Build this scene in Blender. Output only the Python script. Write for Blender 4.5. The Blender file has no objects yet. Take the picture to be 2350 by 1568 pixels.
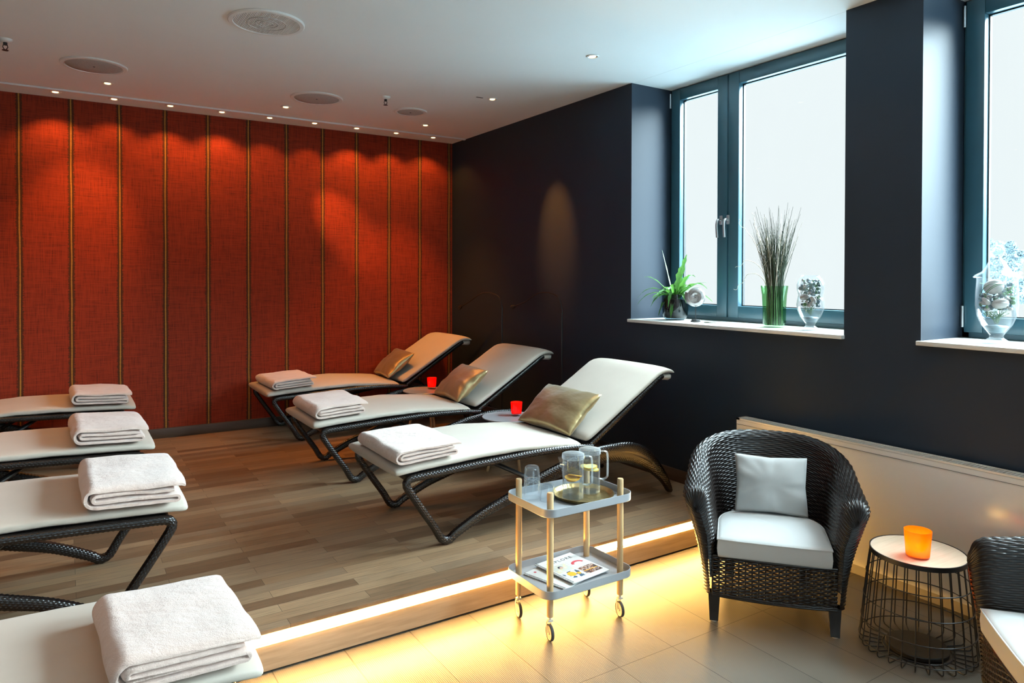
import bpy, bmesh, math, random
import numpy as np
from mathutils import Vector, Matrix, noise
random.seed(7)
S = bpy.context.scene
COL = S.collection
pi = math.pi
sin, cos, rad = math.sin, math.cos, math.radians

# ------------------------------------------------------------------ camera
F_PX, YAW, PITCH, ROLL, CY = 1608.39, 0.57049, 0.011286, 0.00187, 653.47
CAM_H = 1.58
cam = bpy.data.cameras.new('camera')
cam_o = bpy.data.objects.new('camera', cam)
COL.objects.link(cam_o)
cam.sensor_fit = 'HORIZONTAL'
cam.sensor_width = 36.0
cam.lens = F_PX / 2350 * 36.0
cam.shift_y = (CY - 784) / 2350
cam.clip_start = 0.02
cam.clip_end = 500
fwd = Vector((sin(YAW) * cos(PITCH), cos(YAW) * cos(PITCH), -sin(PITCH)))
rgt = Vector((cos(YAW), -sin(YAW), 0))
upv = rgt.cross(fwd)
r2 = rgt * cos(ROLL) + upv * sin(ROLL)
u2 = upv * cos(ROLL) - rgt * sin(ROLL)
M = Matrix(((r2.x, u2.x, -fwd.x, 0), (r2.y, u2.y, -fwd.y, 0), (r2.z, u2.z, -fwd.z, CAM_H), (0, 0, 0, 1)))
cam_o.matrix_world = M
S.camera = cam_o

# ------------------------------------------------------------------ view, sky, daylight
S.view_settings.view_transform = 'Standard'
S.view_settings.look = 'None'
S.view_settings.exposure = 0.0
S.view_settings.gamma = 1.0
S.view_settings.use_curve_mapping = False
S.cycles.use_denoising = True
S.cycles.max_bounces = 8
S.cycles.transparent_max_bounces = 16
S.cycles.caustics_reflective = False
S.cycles.caustics_refractive = False
S.cycles.sample_clamp_indirect = 6.0
w = bpy.data.worlds.new('overcast_sky')
S.world = w
w.use_nodes = True
bg = w.node_tree.nodes['Background']
bg.inputs[0].default_value = (0.90, 0.985, 1.0, 1)
bg.inputs[1].default_value = 0.96


def sun(name, frm, energy, color, angle):
    l = bpy.data.lights.new(name, 'SUN')
    l.energy = energy
    l.color = color
    l.angle = rad(angle)
    o = bpy.data.objects.new(name, l)
    COL.objects.link(o)
    o.location = (9, -6, 9)
    o.rotation_euler = Vector(frm).to_track_quat('Z', 'Y').to_euler()
    return o


# bright veiled sky seen through the windows (light comes from +X, a little from -Y)
sun('daylight_sky', (0.76, -0.37, 0.76), 60.0, (0.72, 0.92, 1.0), 74)

# softer daylight through the glazing behind the camera
sun('daylight_behind', (-0.30, -0.86, 0.42), 1.9, (0.55, 0.86, 1.0), 60)

# ------------------------------------------------------------------ room measures
XW, YB, YP, H, PL, ZS = 3.557, 6.746, 2.852, 3.017, 0.1743, 1.268
XL, YF = -1.78, -3.2
XG = 3.962          # inner face of window frames
XO = 4.06           # outer face of wall


def lin(r, g, b):
    f = lambda c: ((c / 255 + 0.055) / 1.055) ** 2.4 if c > 10 else c / 255 / 12.92
    return (f(r), f(g), f(b))


# ------------------------------------------------------------------ node helpers
class N:
    def __init__(s, name):
        s.m = bpy.data.materials.new(name)
        s.m.use_nodes = True
        s.t = s.m.node_tree
        s.n = s.t.nodes
        s.b = s.n['Principled BSDF']
        s.out = s.n['Material Output']

    def add(s, typ, **kw):
        n = s.n.new(typ)
        for k, v in kw.items():
            if k.startswith('i_'):
                n.inputs[int(k[2:]) if k[2:].isdigit() else k[2:].replace('_', ' ')].default_value = v
            else:
                setattr(n, k, v)
        return n

    def link(s, a, b):
        s.t.links.new(a, b)

    def set(s, **kw):
        for k, v in kw.items():
            i = s.b.inputs[k.replace('_', ' ')]
            if hasattr(v, 'is_output') or isinstance(v, bpy.types.NodeSocket):
                s.link(v, i)
            else:
                i.default_value = (*v, 1) if isinstance(v, tuple) and len(v) == 3 and i.type == 'RGBA' else v
        return s

    def math(s, op, a, b=None, c=None):
        n = s.add('ShaderNodeMath', operation=op)
        for i, v in enumerate((a, b, c)):
            if v is None:
                continue
            if isinstance(v, bpy.types.NodeSocket):
                s.link(v, n.inputs[i])
            else:
                n.inputs[i].default_value = v
        return n.outputs[0]

    def coord(s, which='Object', scale=None, rot=None, loc=None):
        tc = s.add('ShaderNodeTexCoord')
        if which == 'World':
            g = s.add('ShaderNodeNewGeometry')
            o = g.outputs['Position']
        else:
            o = tc.outputs[which]
        mp = s.add('ShaderNodeMapping')
        s.link(o, mp.inputs[0])
        if scale:
            mp.inputs['Scale'].default_value = scale
        if rot:
            mp.inputs['Rotation'].default_value = rot
        if loc:
            mp.inputs['Location'].default_value = loc
        return mp.outputs[0]

    def noise(s, vec, scale, detail=3, rough=0.55):
        n = s.add('ShaderNodeTexNoise')
        s.link(vec, n.inputs['Vector'])
        n.inputs['Scale'].default_value = scale
        n.inputs['Detail'].default_value = detail
        n.inputs['Roughness'].default_value = rough
        return n.outputs[0]

    def ramp(s, fac, stops, interp='LINEAR'):
        n = s.add('ShaderNodeValToRGB')
        n.color_ramp.interpolation = interp
        e = n.color_ramp.elements
        while len(e) > 1:
            e.remove(e[-1])
        e[0].position, e[0].color = stops[0][0], (*stops[0][1], 1)
        for p, c in stops[1:]:
            x = e.new(p)
            x.color = (*c, 1)
        s.link(fac, n.inputs[0])
        return n.outputs[0]

    def mix(s, fac, a, b, mode='MIX'):
        n = s.add('ShaderNodeMix', data_type='RGBA', blend_type=mode)
        for sock, v in ((n.inputs[0], fac), (n.inputs[6], a), (n.inputs[7], b)):
            if isinstance(v, bpy.types.NodeSocket):
                s.link(v, sock)
            elif isinstance(v, tuple):
                sock.default_value = (*v, 1)
            else:
                sock.default_value = v
        return n.outputs[2]

    def bump(s, h, strength=0.3, dist=0.01):
        n = s.add('ShaderNodeBump')
        n.inputs['Strength'].default_value = strength
        n.inputs['Distance'].default_value = dist
        s.link(h, n.inputs['Height'])
        s.link(n.outputs[0], s.b.inputs['Normal'])
        return n.outputs[0]


MAT = {}


def plain(name, col, rough=0.5, metal=0.0, var=0.06, nscale=30, bump=0.0, sheen=0.0, spec=0.5, bscale=None, bdist=0.002, aniso=None):
    """Paint, metal, cloth: base colour with a little procedural mottling and fine bump."""
    n = N(name)
    v = n.coord('Object', aniso)
    t = n.noise(v, nscale)
    a = tuple(c * (1 - var) for c in col)
    b = tuple(min(1, c * (1 + var)) for c in col)
    n.set(Base_Color=n.ramp(t, [(0.3, a), (0.7, b)]), Roughness=rough, Metallic=metal, Sheen_Weight=sheen, Specular_IOR_Level=spec)
    if bump:
        n.bump(n.noise(v, bscale or nscale * 4, 2), bump, bdist)
    MAT[name] = n.m
    return n.m


def thin_glass(name, tint=(1, 1, 1), gloss=0.03, rough=0.0, fres=0.55, haze=0.0):
    """Thin clear glass: see-through with a Fresnel reflection."""
    n = N(name)
    n.n.remove(n.b)
    tr = n.add('ShaderNodeBsdfTransparent')
    tr.inputs[0].default_value = (*tint, 1)
    gl = n.add('ShaderNodeBsdfGlossy')
    gl.inputs['Roughness'].default_value = rough
    lw = n.add('ShaderNodeLayerWeight')
    lw.inputs[0].default_value = 0.5
    wob = n.noise(n.coord('Object'), 6.0, 1)
    k = n.math('MULTIPLY_ADD', wob, 0.02, gloss - 0.01)
    fr = n.math('MULTIPLY', n.math('POWER', lw.outputs[1], 3.5), fres)
    mx = n.add('ShaderNodeMixShader')
    n.link(n.math('ADD', fr, k), mx.inputs[0])
    n.link(tr.outputs[0], mx.inputs[1])
    n.link(gl.outputs[0], mx.inputs[2])
    last = mx
    if haze:
        hz = n.math('MULTIPLY_ADD', n.math('POWER', lw.outputs[1], 4.0), min(1.0, haze * 6), haze)
        tl = n.add('ShaderNodeBsdfTranslucent')
        df = n.add('ShaderNodeBsdfDiffuse')
        for q in (tl, df):
            q.inputs[0].default_value = (0.85, 0.9, 0.93, 1)
        m1 = n.add('ShaderNodeMixShader')
        n.link(tl.outputs[0], m1.inputs[1])
        n.link(df.outputs[0], m1.inputs[2])
        m2 = n.add('ShaderNodeMixShader')
        n.link(hz, m2.inputs[0])
        n.link(mx.outputs[0], m2.inputs[1])
        n.link(m1.outputs[0], m2.inputs[2])
        last = m2
    n.link(last.outputs[0], n.out.inputs[0])
    MAT[name] = n.m
    return n.m


def emit(name, col, strength):
    n = N(name)
    t = n.noise(n.coord('Object'), 20, 1)
    n.set(Base_Color=(0.8, 0.8, 0.8), Emission_Color=n.ramp(t, [(0, col), (1, tuple(c * 0.97 for c in col))]), Emission_Strength=strength)
    MAT[name] = n.m
    return n.m


# ------------------------------------------------------------------ materials
plain('dark_paint', (0.020, 0.030, 0.045), 0.5, var=0.05, nscale=2.0, bump=0.08, bscale=220, spec=0.22)
plain('ceiling_paint', (0.88, 0.90, 0.90), 0.8, var=0.015, nscale=1.2, bump=0.03, bscale=200)
plain('side_wall_paint', (0.12, 0.09, 0.08), 0.8, var=0.03, nscale=2)
plain('gap_black', (0.01, 0.01, 0.01), 0.9)
plain('white_plastic', (0.82, 0.81, 0.79), 0.45, var=0.02)
plain('rail_metal', (0.86, 0.87, 0.90), 0.4, metal=0.0, var=0.03, aniso=(1, 20, 20))
plain('frame_paint', (0.034, 0.098, 0.130), 0.32, var=0.05, nscale=6, spec=0.6)
plain('gasket_black', (0.008, 0.009, 0.01), 0.5)
plain('brushed_metal', (0.62, 0.64, 0.66), 0.3, metal=0.9, var=0.05, aniso=(1, 1, 25))
plain('sill_stone', (0.70, 0.70, 0.67), 0.35, var=0.04, nscale=12)
plain('radiator_enamel', (0.80, 0.76, 0.69), 0.16, var=0.015, nscale=3)
plain('grille_dark', (0.12, 0.11, 0.10), 0.6)
plain('speaker_mesh', (0.44, 0.42, 0.40), 0.8, var=0.25, nscale=260, bump=0.3)
plain('tray_lacquer', (0.36, 0.37, 0.385), 0.38, var=0.02, nscale=8)
plain('rubber', (0.05, 0.045, 0.04), 0.7)
plain('wheel_plastic', (0.62, 0.58, 0.50), 0.45)
plain('black_metal', (0.012, 0.012, 0.013), 0.38, var=0.1, spec=0.5)
plain('black_wood', (0.012, 0.010, 0.009), 0.3, var=0.2, nscale=12, aniso=(6, 6, 1))
plain('table_grey', (0.30, 0.31, 0.33), 0.28, var=0.03, nscale=8)
plain('cream_canvas', (0.51, 0.455, 0.385), 0.8, var=0.03, nscale=5, bump=0.12, bscale=900, sheen=0.15, bdist=0.001)
plain('white_canvas', (0.52, 0.52, 0.51), 0.75, var=0.02, nscale=6, bump=0.12, bscale=800, sheen=0.15, bdist=0.001)
plain('wax', (0.8, 0.74, 0.62), 0.5)
plain('paper', (0.72, 0.73, 0.72), 0.55, var=0.02)
plain('ink', (0.02, 0.02, 0.025), 0.6)
plain('lemon_flesh', (0.88, 0.52, 0.06), 0.4, var=0.15, nscale=60)
plain('lemon_rind', (0.88, 0.40, 0.015), 0.45, var=0.1, nscale=60)
plain('lime_flesh', (0.72, 0.70, 0.30), 0.4, var=0.15, nscale=60)
plain('shell_white', (0.46, 0.43, 0.40), 0.35, var=0.25, nscale=18, bump=0.2)
plain('pearl', (0.34, 0.33, 0.33), 0.25, metal=0.5, var=0.4, nscale=22)
plain('shell_blue', (0.10, 0.17, 0.20), 0.35, var=0.3, nscale=25)
plain('moss', (0.06, 0.16, 0.05), 0.8, var=0.4, nscale=60, bump=0.6)
plain('twig_green', (0.035, 0.05, 0.028), 0.75, var=0.5, nscale=14)
plain('twig_pale', (0.62, 0.56, 0.47), 0.7, var=0.2, nscale=14)
plain('bark', (0.25, 0.22, 0.2), 0.9, var=0.3)
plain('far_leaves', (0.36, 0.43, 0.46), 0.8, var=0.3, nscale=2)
plain('bounce_cut_dark', (0.06, 0.066, 0.070), 0.95, var=0.2, nscale=3)  # dark tone for the added strip that cuts bounced light
plain('bounce_pale_blue', (0.66, 0.84, 0.92), 0.9, var=0.04, nscale=0.6)  # pale blue picked to throw cool light onto the ceiling
thin_glass('pane_glass', (0.985, 0.995, 0.995), 0.012, 0.0, 0.25)
thin_glass('clear_glass', (0.965, 0.98, 0.99), 0.04, 0.0, 0.8, 0.022)
thin_glass('acrylic', (0.92, 0.95, 0.97), 0.09, 0.1, 0.7, 0.12)
thin_glass('green_glass', (0.62, 0.82, 0.64), 0.04, 0.0, 0.4)
thin_glass('smoke_glass', (0.42, 0.50, 0.54), 0.06, 0.0, 0.5)
thin_glass('water', (0.965, 0.975, 0.97), 0.02, 0.0, 0.4)
emit('led_diffuser', (1.0, 0.55, 0.14), 185.0)
emit('lamp_bulb', (1.0, 0.66, 0.30), 5.5)
emit('flame', (1.0, 0.55, 0.12), 30.0)


def glow_glass(name, col, mixg=0.12):
    n = N(name)
    n.n.remove(n.b)
    t = n.noise(n.coord('Object'), 40, 2)
    c = n.ramp(t, [(0.3, tuple(x * 0.92 for x in col)), (0.7, col)])
    tl = n.add('ShaderNodeBsdfTranslucent')
    df = n.add('ShaderNodeBsdfDiffuse')
    gl = n.add('ShaderNodeBsdfGlossy')
    gl.inputs['Roughness'].default_value = 0.08
    n.link(c, tl.inputs[0])
    n.link(c, df.inputs[0])
    m1 = n.add('ShaderNodeMixShader')
    m1.inputs[0].default_value = 0.25
    n.link(tl.outputs[0], m1.inputs[1])
    n.link(df.outputs[0], m1.inputs[2])
    m2 = n.add('ShaderNodeMixShader')
    m2.inputs[0].default_value = mixg * 0.5
    n.link(m1.outputs[0], m2.inputs[1])
    n.link(gl.outputs[0], m2.inputs[2])
    tr = n.add('ShaderNodeBsdfTransparent')
    n.link(c, tr.inputs[0])
    m3 = n.add('ShaderNodeMixShader')
    m3.inputs[0].default_value = 0.22
    n.link(m2.outputs[0], m3.inputs[1])
    n.link(tr.outputs[0], m3.inputs[2])
    n.link(m3.outputs[0], n.out.inputs[0])
    MAT[name] = n.m


glow_glass('red_glass', (0.90, 0.035, 0.02))
glow_glass('orange_glass', (1.0, 0.42, 0.02))

# brass / gold
n = N('brass')
v = n.coord('Object')
n.set(Base_Color=n.ramp(n.noise(v, 25), [(0.3, (0.55, 0.40, 0.16)), (0.7, (0.72, 0.55, 0.25))]), Metallic=1.0, Roughness=0.28)
vo = n.add('ShaderNodeTexVoronoi')
vo.inputs['Scale'].default_value = 70
n.link(v, vo.inputs['Vector'])
n.bump(vo.outputs[0], 0.35, 0.004)
MAT['brass'] = n.m

n = N('gold_satin')
v = n.coord('Object')
n.set(Base_Color=n.ramp(n.noise(v, 7, 4), [(0.3, (0.42, 0.31, 0.14)), (0.7, (0.52, 0.40, 0.20))]), Metallic=0.75, Roughness=0.33, Sheen_Weight=0.2)
wv = n.noise(n.coord('Object', (5, 8, 5)), 2.0, 2)
n.bump(wv, 0.45, 0.012)
MAT['gold_satin'] = n.m

# towel: fleece
n = N('fleece')
v = n.coord('Object')
n.set(Base_Color=n.ramp(n.noise(v, 9, 4), [(0.3, (0.62, 0.455, 0.385)), (0.7, (0.71, 0.545, 0.47))]), Roughness=0.95, Sheen_Weight=0.6, Sheen_Roughness=0.6, Specular_IOR_Level=0.1)
a = n.noise(v, 260, 3, 0.7)
b = n.noise(v, 30, 3)
n.bump(n.math('MULTIPLY_ADD', a, 0.45, n.math('MULTIPLY', b, 1.2)), 0.9, 0.006)
MAT['fleece'] = n.m

# woven resin strands on the loungers (UV in metres)
n = N('resin_weave')
uv = n.coord('UV')
bk = n.add('ShaderNodeTexBrick', offset=0.5, offset_frequency=2)
n.link(uv, bk.inputs['Vector'])
for k, val in (('Scale', 1.0), ('Mortar Size', 0.0022), ('Mortar Smooth', 1.0), ('Brick Width', 0.020), ('Row Height', 0.0085), ('Bias', 0.0)):
    bk.inputs[k].default_value = val
bk.inputs['Color1'].default_value = (0.020, 0.015, 0.013, 1)
bk.inputs['Color2'].default_value = (0.036, 0.027, 0.022, 1)
bk.inputs['Mortar'].default_value = (0.004, 0.003, 0.003, 1)
n.set(Base_Color=bk.outputs[0], Roughness=0.30, Specular_IOR_Level=0.7)
n.bump(n.math('SUBTRACT', 1.0, bk.outputs[1]), 1.0, 0.004)
MAT['resin_weave'] = n.m

plain('resin_strand', (0.009, 0.0065, 0.006), 0.25, var=0.3, nscale=60, spec=0.65)
plain('rattan', (0.010, 0.0065, 0.0055), 0.28, var=0.35, nscale=55, spec=0.55)

# beech
def wood(name, c1, c2, axis_scale, rough=0.45, sc=6.0):
    n = N(name)
    v = n.coord('Object', axis_scale)
    t = n.noise(v, sc, 5, 0.6)
    n.set(Base_Color=n.ramp(t, [(0.25, c1), (0.75, c2)]), Roughness=rough)
    n.bump(t, 0.08, 0.003)
    MAT[name] = n.m


wood('beech', (0.50, 0.31, 0.145), (0.64, 0.44, 0.235), (8, 8, 0.8), 0.45)
wood('table_oak', (0.74, 0.57, 0.39), (0.86, 0.71, 0.53), (1.2, 16, 8), 0.5)
wood('riser_oak', (0.30, 0.205, 0.12), (0.46, 0.33, 0.21), (1.5, 10, 22), 0.5, 3.0)
wood('skirting_oak', (0.050, 0.026, 0.014), (0.085, 0.046, 0.026), (1.5, 1.5, 26), 0.5, 3.0)

# oak strip deck: strips along X, 74.5 mm wide, 725 mm long, half-bond
n = N('oak_deck')
v = n.coord('World', loc=(-0.770 + 0.725 * 4, -2.905 + 0.0745 * 60, 0))
bk = n.add('ShaderNodeTexBrick', offset=0.5, offset_frequency=2)
n.link(v, bk.inputs['Vector'])
for k, val in (('Scale', 1.0), ('Mortar Size', 0.0009), ('Mortar Smooth', 0.3), ('Brick Width', 0.725), ('Row Height', 0.0745), ('Bias', -0.05)):
    bk.inputs[k].default_value = val
bk.inputs['Color1'].default_value = (0, 0, 0, 1)
bk.inputs['Color2'].default_value = (1, 1, 1, 1)
bk.inputs['Mortar'].default_value = (0.5, 0.5, 0.5, 1)
tone = n.ramp(bk.outputs[0], [(0.0, (0.150, 0.086, 0.046)), (0.3, (0.230, 0.140, 0.076)), (0.6, (0.310, 0.198, 0.112)), (0.85, (0.215, 0.144, 0.088)), (1.0, (0.370, 0.242, 0.135))])
g = n.noise(n.coord('World', (1.3, 24, 1)), 5.0, 6, 0.62)
grain = n.ramp(g, [(0.28, (0.62, 0.60, 0.58)), (0.5, (1, 1, 1)), (0.75, (1.22, 1.20, 1.18))])
c = n.mix(1.0, tone, grain, 'MULTIPLY')
c = n.mix(bk.outputs[1], c, (0.03, 0.018, 0.010))
n.set(Base_Color=c, Roughness=n.math('MULTIPLY_ADD', g, 0.2, 0.34), Specular_IOR_Level=0.45)
n.bump(n.math('SUBTRACT', n.math('MULTIPLY', g, 0.25), bk.outputs[1]), 0.25, 0.003)
MAT['oak_deck'] = n.m

# floor tile 300 x 600, ribbed
n = N('ribbed_tile')
v = n.coord('World', loc=(-0.996 + 9, -2.735 + 9, 0), rot=(0, 0, 0))
bk = n.add('ShaderNodeTexBrick', offset=0.0)
n.link(v, bk.inputs['Vector'])
for k, val in (('Scale', 1.0), ('Mortar Size', 0.0022), ('Mortar Smooth', 0.2), ('Brick Width', 0.2975), ('Row Height', 0.600), ('Bias', 0.0)):
    bk.inputs[k].default_value = val
# keep a joint exactly at x = 0.996 and y = 2.735
mp = bk.inputs['Vector'].links[0].from_node
mp.inputs['Location'].default_value = (-0.996 + 0.2975 * 30, -2.735 + 0.600 * 15, 0)
bk.inputs['Color1'].default_value = (0.118, 0.104, 0.084, 1)
bk.inputs['Color2'].default_value = (0.140, 0.124, 0.100, 1)
bk.inputs['Mortar'].default_value = (0.022, 0.018, 0.014, 1)
wv = n.add('ShaderNodeTexWave', wave_type='BANDS', bands_direction='X')
n.link(n.coord('World'), wv.inputs['Vector'])
wv.inputs['Scale'].default_value = 42.0
mott = n.noise(n.coord('World'), 3.5, 4)
c = n.mix(n.math('MULTIPLY', wv.outputs[1], 0.22), bk.outputs[0], (0.055, 0.048, 0.038))
c = n.mix(n.math('MULTIPLY', mott, 0.2), c, (0.165, 0.148, 0.12))
n.set(Base_Color=c, Roughness=0.36, Specular_IOR_Level=0.55)
n.bump(n.math('SUBTRACT', n.math('MULTIPLY', wv.outputs[1], 0.4), n.math('MULTIPLY', bk.outputs[1], 1.2)), 0.35, 0.0025)
MAT['ribbed_tile'] = n.m
plain('tile_skirting', (0.30, 0.275, 0.235), 0.4, var=0.05, nscale=4)

# wallpaper: red linen cloth with mustard seams every 0.3455 m
n = N('red_linen')
wx = n.coord('World')
sp = n.add('ShaderNodeSeparateXYZ')
n.link(wx, sp.inputs[0])
wob = n.noise(n.coord('World', (0.5, 1, 1.1)), 3.0, 2)
xw = n.math('ADD', n.math('ADD', sp.outputs[0], 0.2818 + 0.3455 * 20 + 0.17275), n.math('MULTIPLY_ADD', wob, 0.010, -0.005))
ph = n.math('SUBTRACT', n.math('FRACT', n.math('DIVIDE', xw, 0.3455)), 0.5)
d = n.math('MULTIPLY', n.math('ABSOLUTE', ph), 0.3455)
fv = n.noise(n.coord('World', (70, 1, 2.2)), 3.0, 4, 0.7)
fh = n.noise(n.coord('World', (2.2, 1, 70)), 3.0, 4, 0.7)
fine = n.noise(n.coord('World'), 7.0, 4, 0.6)
thr = n.math('MULTIPLY_ADD', fv, 0.5, n.math('MULTIPLY', fh, 0.5))
cloth = n.ramp(thr, [(0.36, (0.080, 0.008, 0.004)), (0.5, (0.285, 0.031, 0.009)), (0.66, (0.400, 0.046, 0.012))])
cloth = n.mix(n.math('MULTIPLY', fine, 0.35), cloth, (0.20, 0.013, 0.005))
hat = n.noise(n.coord('World', (8, 1, 190)), 1.0, 2, 0.6)
edge = n.math('LESS_THAN', d, n.math('MULTIPLY_ADD', hat, 0.040, 0.001))
dk = n.mix(n.math('MULTIPLY', edge, 0.85), cloth, (0.050, 0.022, 0.007))
seam = n.math('LESS_THAN', d, n.math('MULTIPLY_ADD', n.noise(n.coord('World', (4, 1, 60)), 2.0, 2), 0.0045, 0.0024))
fin = n.mix(seam, dk, (0.42, 0.20, 0.03))
n.set(Base_Color=fin, Roughness=0.75, Specular_IOR_Level=0.25, Sheen_Weight=0.1)
n.bump(thr, 0.25, 0.004)
MAT['red_linen'] = n.m

# leaves
n = N('fern_green')
v = n.coord('UV')
gsp = n.add('ShaderNodeSeparateXYZ')
n.link(v, gsp.inputs[0])
t = n.noise(n.coord('Object', (10, 10, 10)), 3.0, 3)
n.set(Base_Color=n.ramp(t, [(0.3, (0.020, 0.085, 0.022)), (0.7, (0.085, 0.24, 0.055))]), Roughness=0.4, Subsurface_Weight=0.0)
tl = n.add('ShaderNodeBsdfTranslucent')
tl.inputs[0].default_value = (0.09, 0.24, 0.04, 1)
mx = n.add('ShaderNodeMixShader')
mx.inputs[0].default_value = 0.38
n.link(n.b.outputs[0], mx.inputs[1])
n.link(tl.outputs[0], mx.inputs[2])
n.link(mx.outputs[0], n.out.inputs[0])
MAT['fern_green'] = n.m


# ------------------------------------------------------------------ mesh builder
class MB:
    def __init__(s):
        s.v, s.f, s.uv, s.mi = [], [], [], []

    def add(s, verts, faces, uvs=None, mi=0):
        o = len(s.v)
        s.v.extend([tuple(p) for p in verts])
        for k, f in enumerate(faces):
            s.f.append(tuple(o + i for i in f))
            s.uv.append([tuple(x) for x in uvs[k]] if uvs else [(0, 0)] * len(f))
            s.mi.append(mi)
        return s

    def box(s, lo, hi, bevel=0.0, seg=2, mi=0, mat=None):
        bm = bmesh.new()
        bmesh.ops.create_cube(bm, size=1)
        for q in bm.verts:
            q.co = Vector([(lo[i] + hi[i]) / 2 + q.co[i] * (hi[i] - lo[i]) for i in range(3)])
        if bevel:
            bmesh.ops.bevel(bm, geom=bm.edges[:], offset=bevel, segments=seg, profile=0.5, affect='EDGES')
        if mat is not None:
            bm.transform(mat)
        bm.verts.index_update()
        s.add([q.co[:] for q in bm.verts], [[q.index for q in f.verts] for f in bm.faces], None, mi)
        bm.free()
        return s

    def rings(s, rings, closed=True, cap=(True, True), ulen=None, mi=0, loop=False):
        """rings: list of equal-length point lists; joins consecutive rings."""
        k = len(rings[0])
        V = [p for r in rings for p in r]
        per = [0.0]
        for j in range(1, k + 1):
            per.append(per[-1] + (Vector(rings[len(rings) // 2][j % k]) - Vector(rings[len(rings) // 2][j - 1])).length)
        us = [0.0]
        for i in range(1, len(rings)):
            us.append(us[-1] + sum((Vector(rings[i][j]) - Vector(rings[i - 1][j])).length for j in range(0, k, max(1, k // 4))) / len(range(0, k, max(1, k // 4))))
        F, U = [], []
        jn = k if closed else k - 1
        n_r = len(rings)
        for i in range(n_r if loop else n_r - 1):
            i2 = (i + 1) % n_r
            ua, ub = us[i], us[i2] if i2 > i else us[i] + 0.01
            for j in range(jn):
                j2 = (j + 1) % k
                F.append((i * k + j, i * k + j2, i2 * k + j2, i2 * k + j))
                U.append([(ua, per[j]), (ua, per[j + 1]), (ub, per[j + 1]), (ub, per[j])])
        if closed and not loop:
            if cap[0]:
                F.append(tuple(range(k - 1, -1, -1)))
                U.append([(0, 0)] * k)
            if cap[1]:
                F.append(tuple((n_r - 1) * k + j for j in range(k)))
                U.append([(0, 0)] * k)
        return s.add(V, F, U, mi)

    def tube(s, path, r, sides=10, mi=0, loop=False, ref=None):
        P = [Vector(p) for p in path]
        R = r if isinstance(r, (list, tuple)) else [r] * len(P)
        prev = None
        out = []
        for i, p in enumerate(P):
            a = P[i - 1] if i > 0 or loop else P[0]
            b = P[(i + 1) % len(P)] if i < len(P) - 1 or loop else P[-1]
            t = (b - a)
            t = t.normalized() if t.length > 1e-9 else Vector((0, 0, 1))
            if ref is not None:
                nn = Vector(ref)
            elif prev is None:
                nn = Vector((0, 0, 1)) if abs(t.z) < 0.9 else Vector((1, 0, 0))
            else:
                nn = prev
            nn = (nn - t * nn.dot(t)).normalized()
            prev = nn
            bb = t.cross(nn)
            rr = R[i]
            ra, rb = rr if isinstance(rr, (tuple, list)) else (rr, rr)
            out.append([p + nn * (ra * cos(2 * pi * j / sides)) + bb * (rb * sin(2 * pi * j / sides)) for j in range(sides)])
        return s.rings(out, True, (True, True), mi=mi, loop=loop)

    def lathe(s, prof, seg=32, c=(0, 0, 0), mi=0, cap=(False, False)):
        rr = []
        for (r, z) in prof:
            rr.append([(c[0] + r * cos(2 * pi * j / seg), c[1] + r * sin(2 * pi * j / seg), c[2] + z) for j in range(seg)])
        return s.rings(rr, True, cap, mi=mi)

    def disc(s, r, z, seg=32, c=(0, 0), up=True, mi=0):
        V = [(c[0] + r * cos(2 * pi * j / seg), c[1] + r * sin(2 * pi * j / seg), z) for j in range(seg)]
        return s.add(V, [tuple(range(seg)) if up else tuple(range(seg - 1, -1, -1))], None, mi)

    def grid(s, P, loop_u=False, mi=0, flip=False, uvscale=None):
        nu, nv = len(P), len(P[0])
        V = [p for row in P for p in row]
        us, vs = [0.0], [0.0]
        for i in range(1, nu + 1):
            us.append(us[-1] + (Vector(P[i % nu][nv // 2]) - Vector(P[i - 1][nv // 2])).length)
        for j in range(1, nv):
            vs.append(vs[-1] + (Vector(P[nu // 2][j]) - Vector(P[nu // 2][j - 1])).length)
        F, U = [], []
        for i in range(nu if loop_u else nu - 1):
            i2 = (i + 1) % nu
            for j in range(nv - 1):
                q = (i * nv + j, i2 * nv + j, i2 * nv + j + 1, i * nv + j + 1)
                u = [(us[i], vs[j]), (us[i + 1], vs[j]), (us[i + 1], vs[j + 1]), (us[i], vs[j + 1])]
                if flip:
                    q, u = q[::-1], u[::-1]
                F.append(q)
                U.append(u)
        return s.add(V, F, U, mi)

    def build(s, name, mat, parent=None, smooth=True, angle=42, kind=None, loc=None, recalc=True):
        me = bpy.data.meshes.new(name)
        me.from_pydata(s.v, [], s.f)
        ul = me.uv_layers.new(name='UVMap')
        flat = [c for f in s.uv for c in f]
        ul.data.foreach_set('uv', np.array(flat, dtype=np.float32).ravel())
        mats = mat if isinstance(mat, (list, tuple)) else [mat]
        for m in mats:
            me.materials.append(MAT[m])
        me.polygons.foreach_set('material_index', s.mi)
        if recalc:
            bm = bmesh.new()
            bm.from_mesh(me)
            bmesh.ops.recalc_face_normals(bm, faces=bm.faces)
            bm.to_mesh(me)
            bm.free()
        if smooth:
            me.polygons.foreach_set('use_smooth', [True] * len(me.polygons))
            me.set_sharp_from_angle(angle=rad(angle))
        me.update()
        o = bpy.data.objects.new(name, me)
        COL.objects.link(o)
        if parent is not None:
            o.parent = parent
        if loc is not None:
            o.location = loc
        if kind:
            o['kind'] = kind
        return o


def empty(name, loc=(0, 0, 0), rz=0.0, rot=None):
    o = bpy.data.objects.new(name, None)
    o.empty_display_size = 0.1
    COL.objects.link(o)
    o.location = loc
    o.rotation_euler = rot if rot else (0, 0, rz)
    return o


def tag(o, label, cat, group=None, kind=None):
    o['label'] = label
    o['category'] = cat
    if group:
        o['group'] = group
    if kind:
        o['kind'] = kind
    return o


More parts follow.
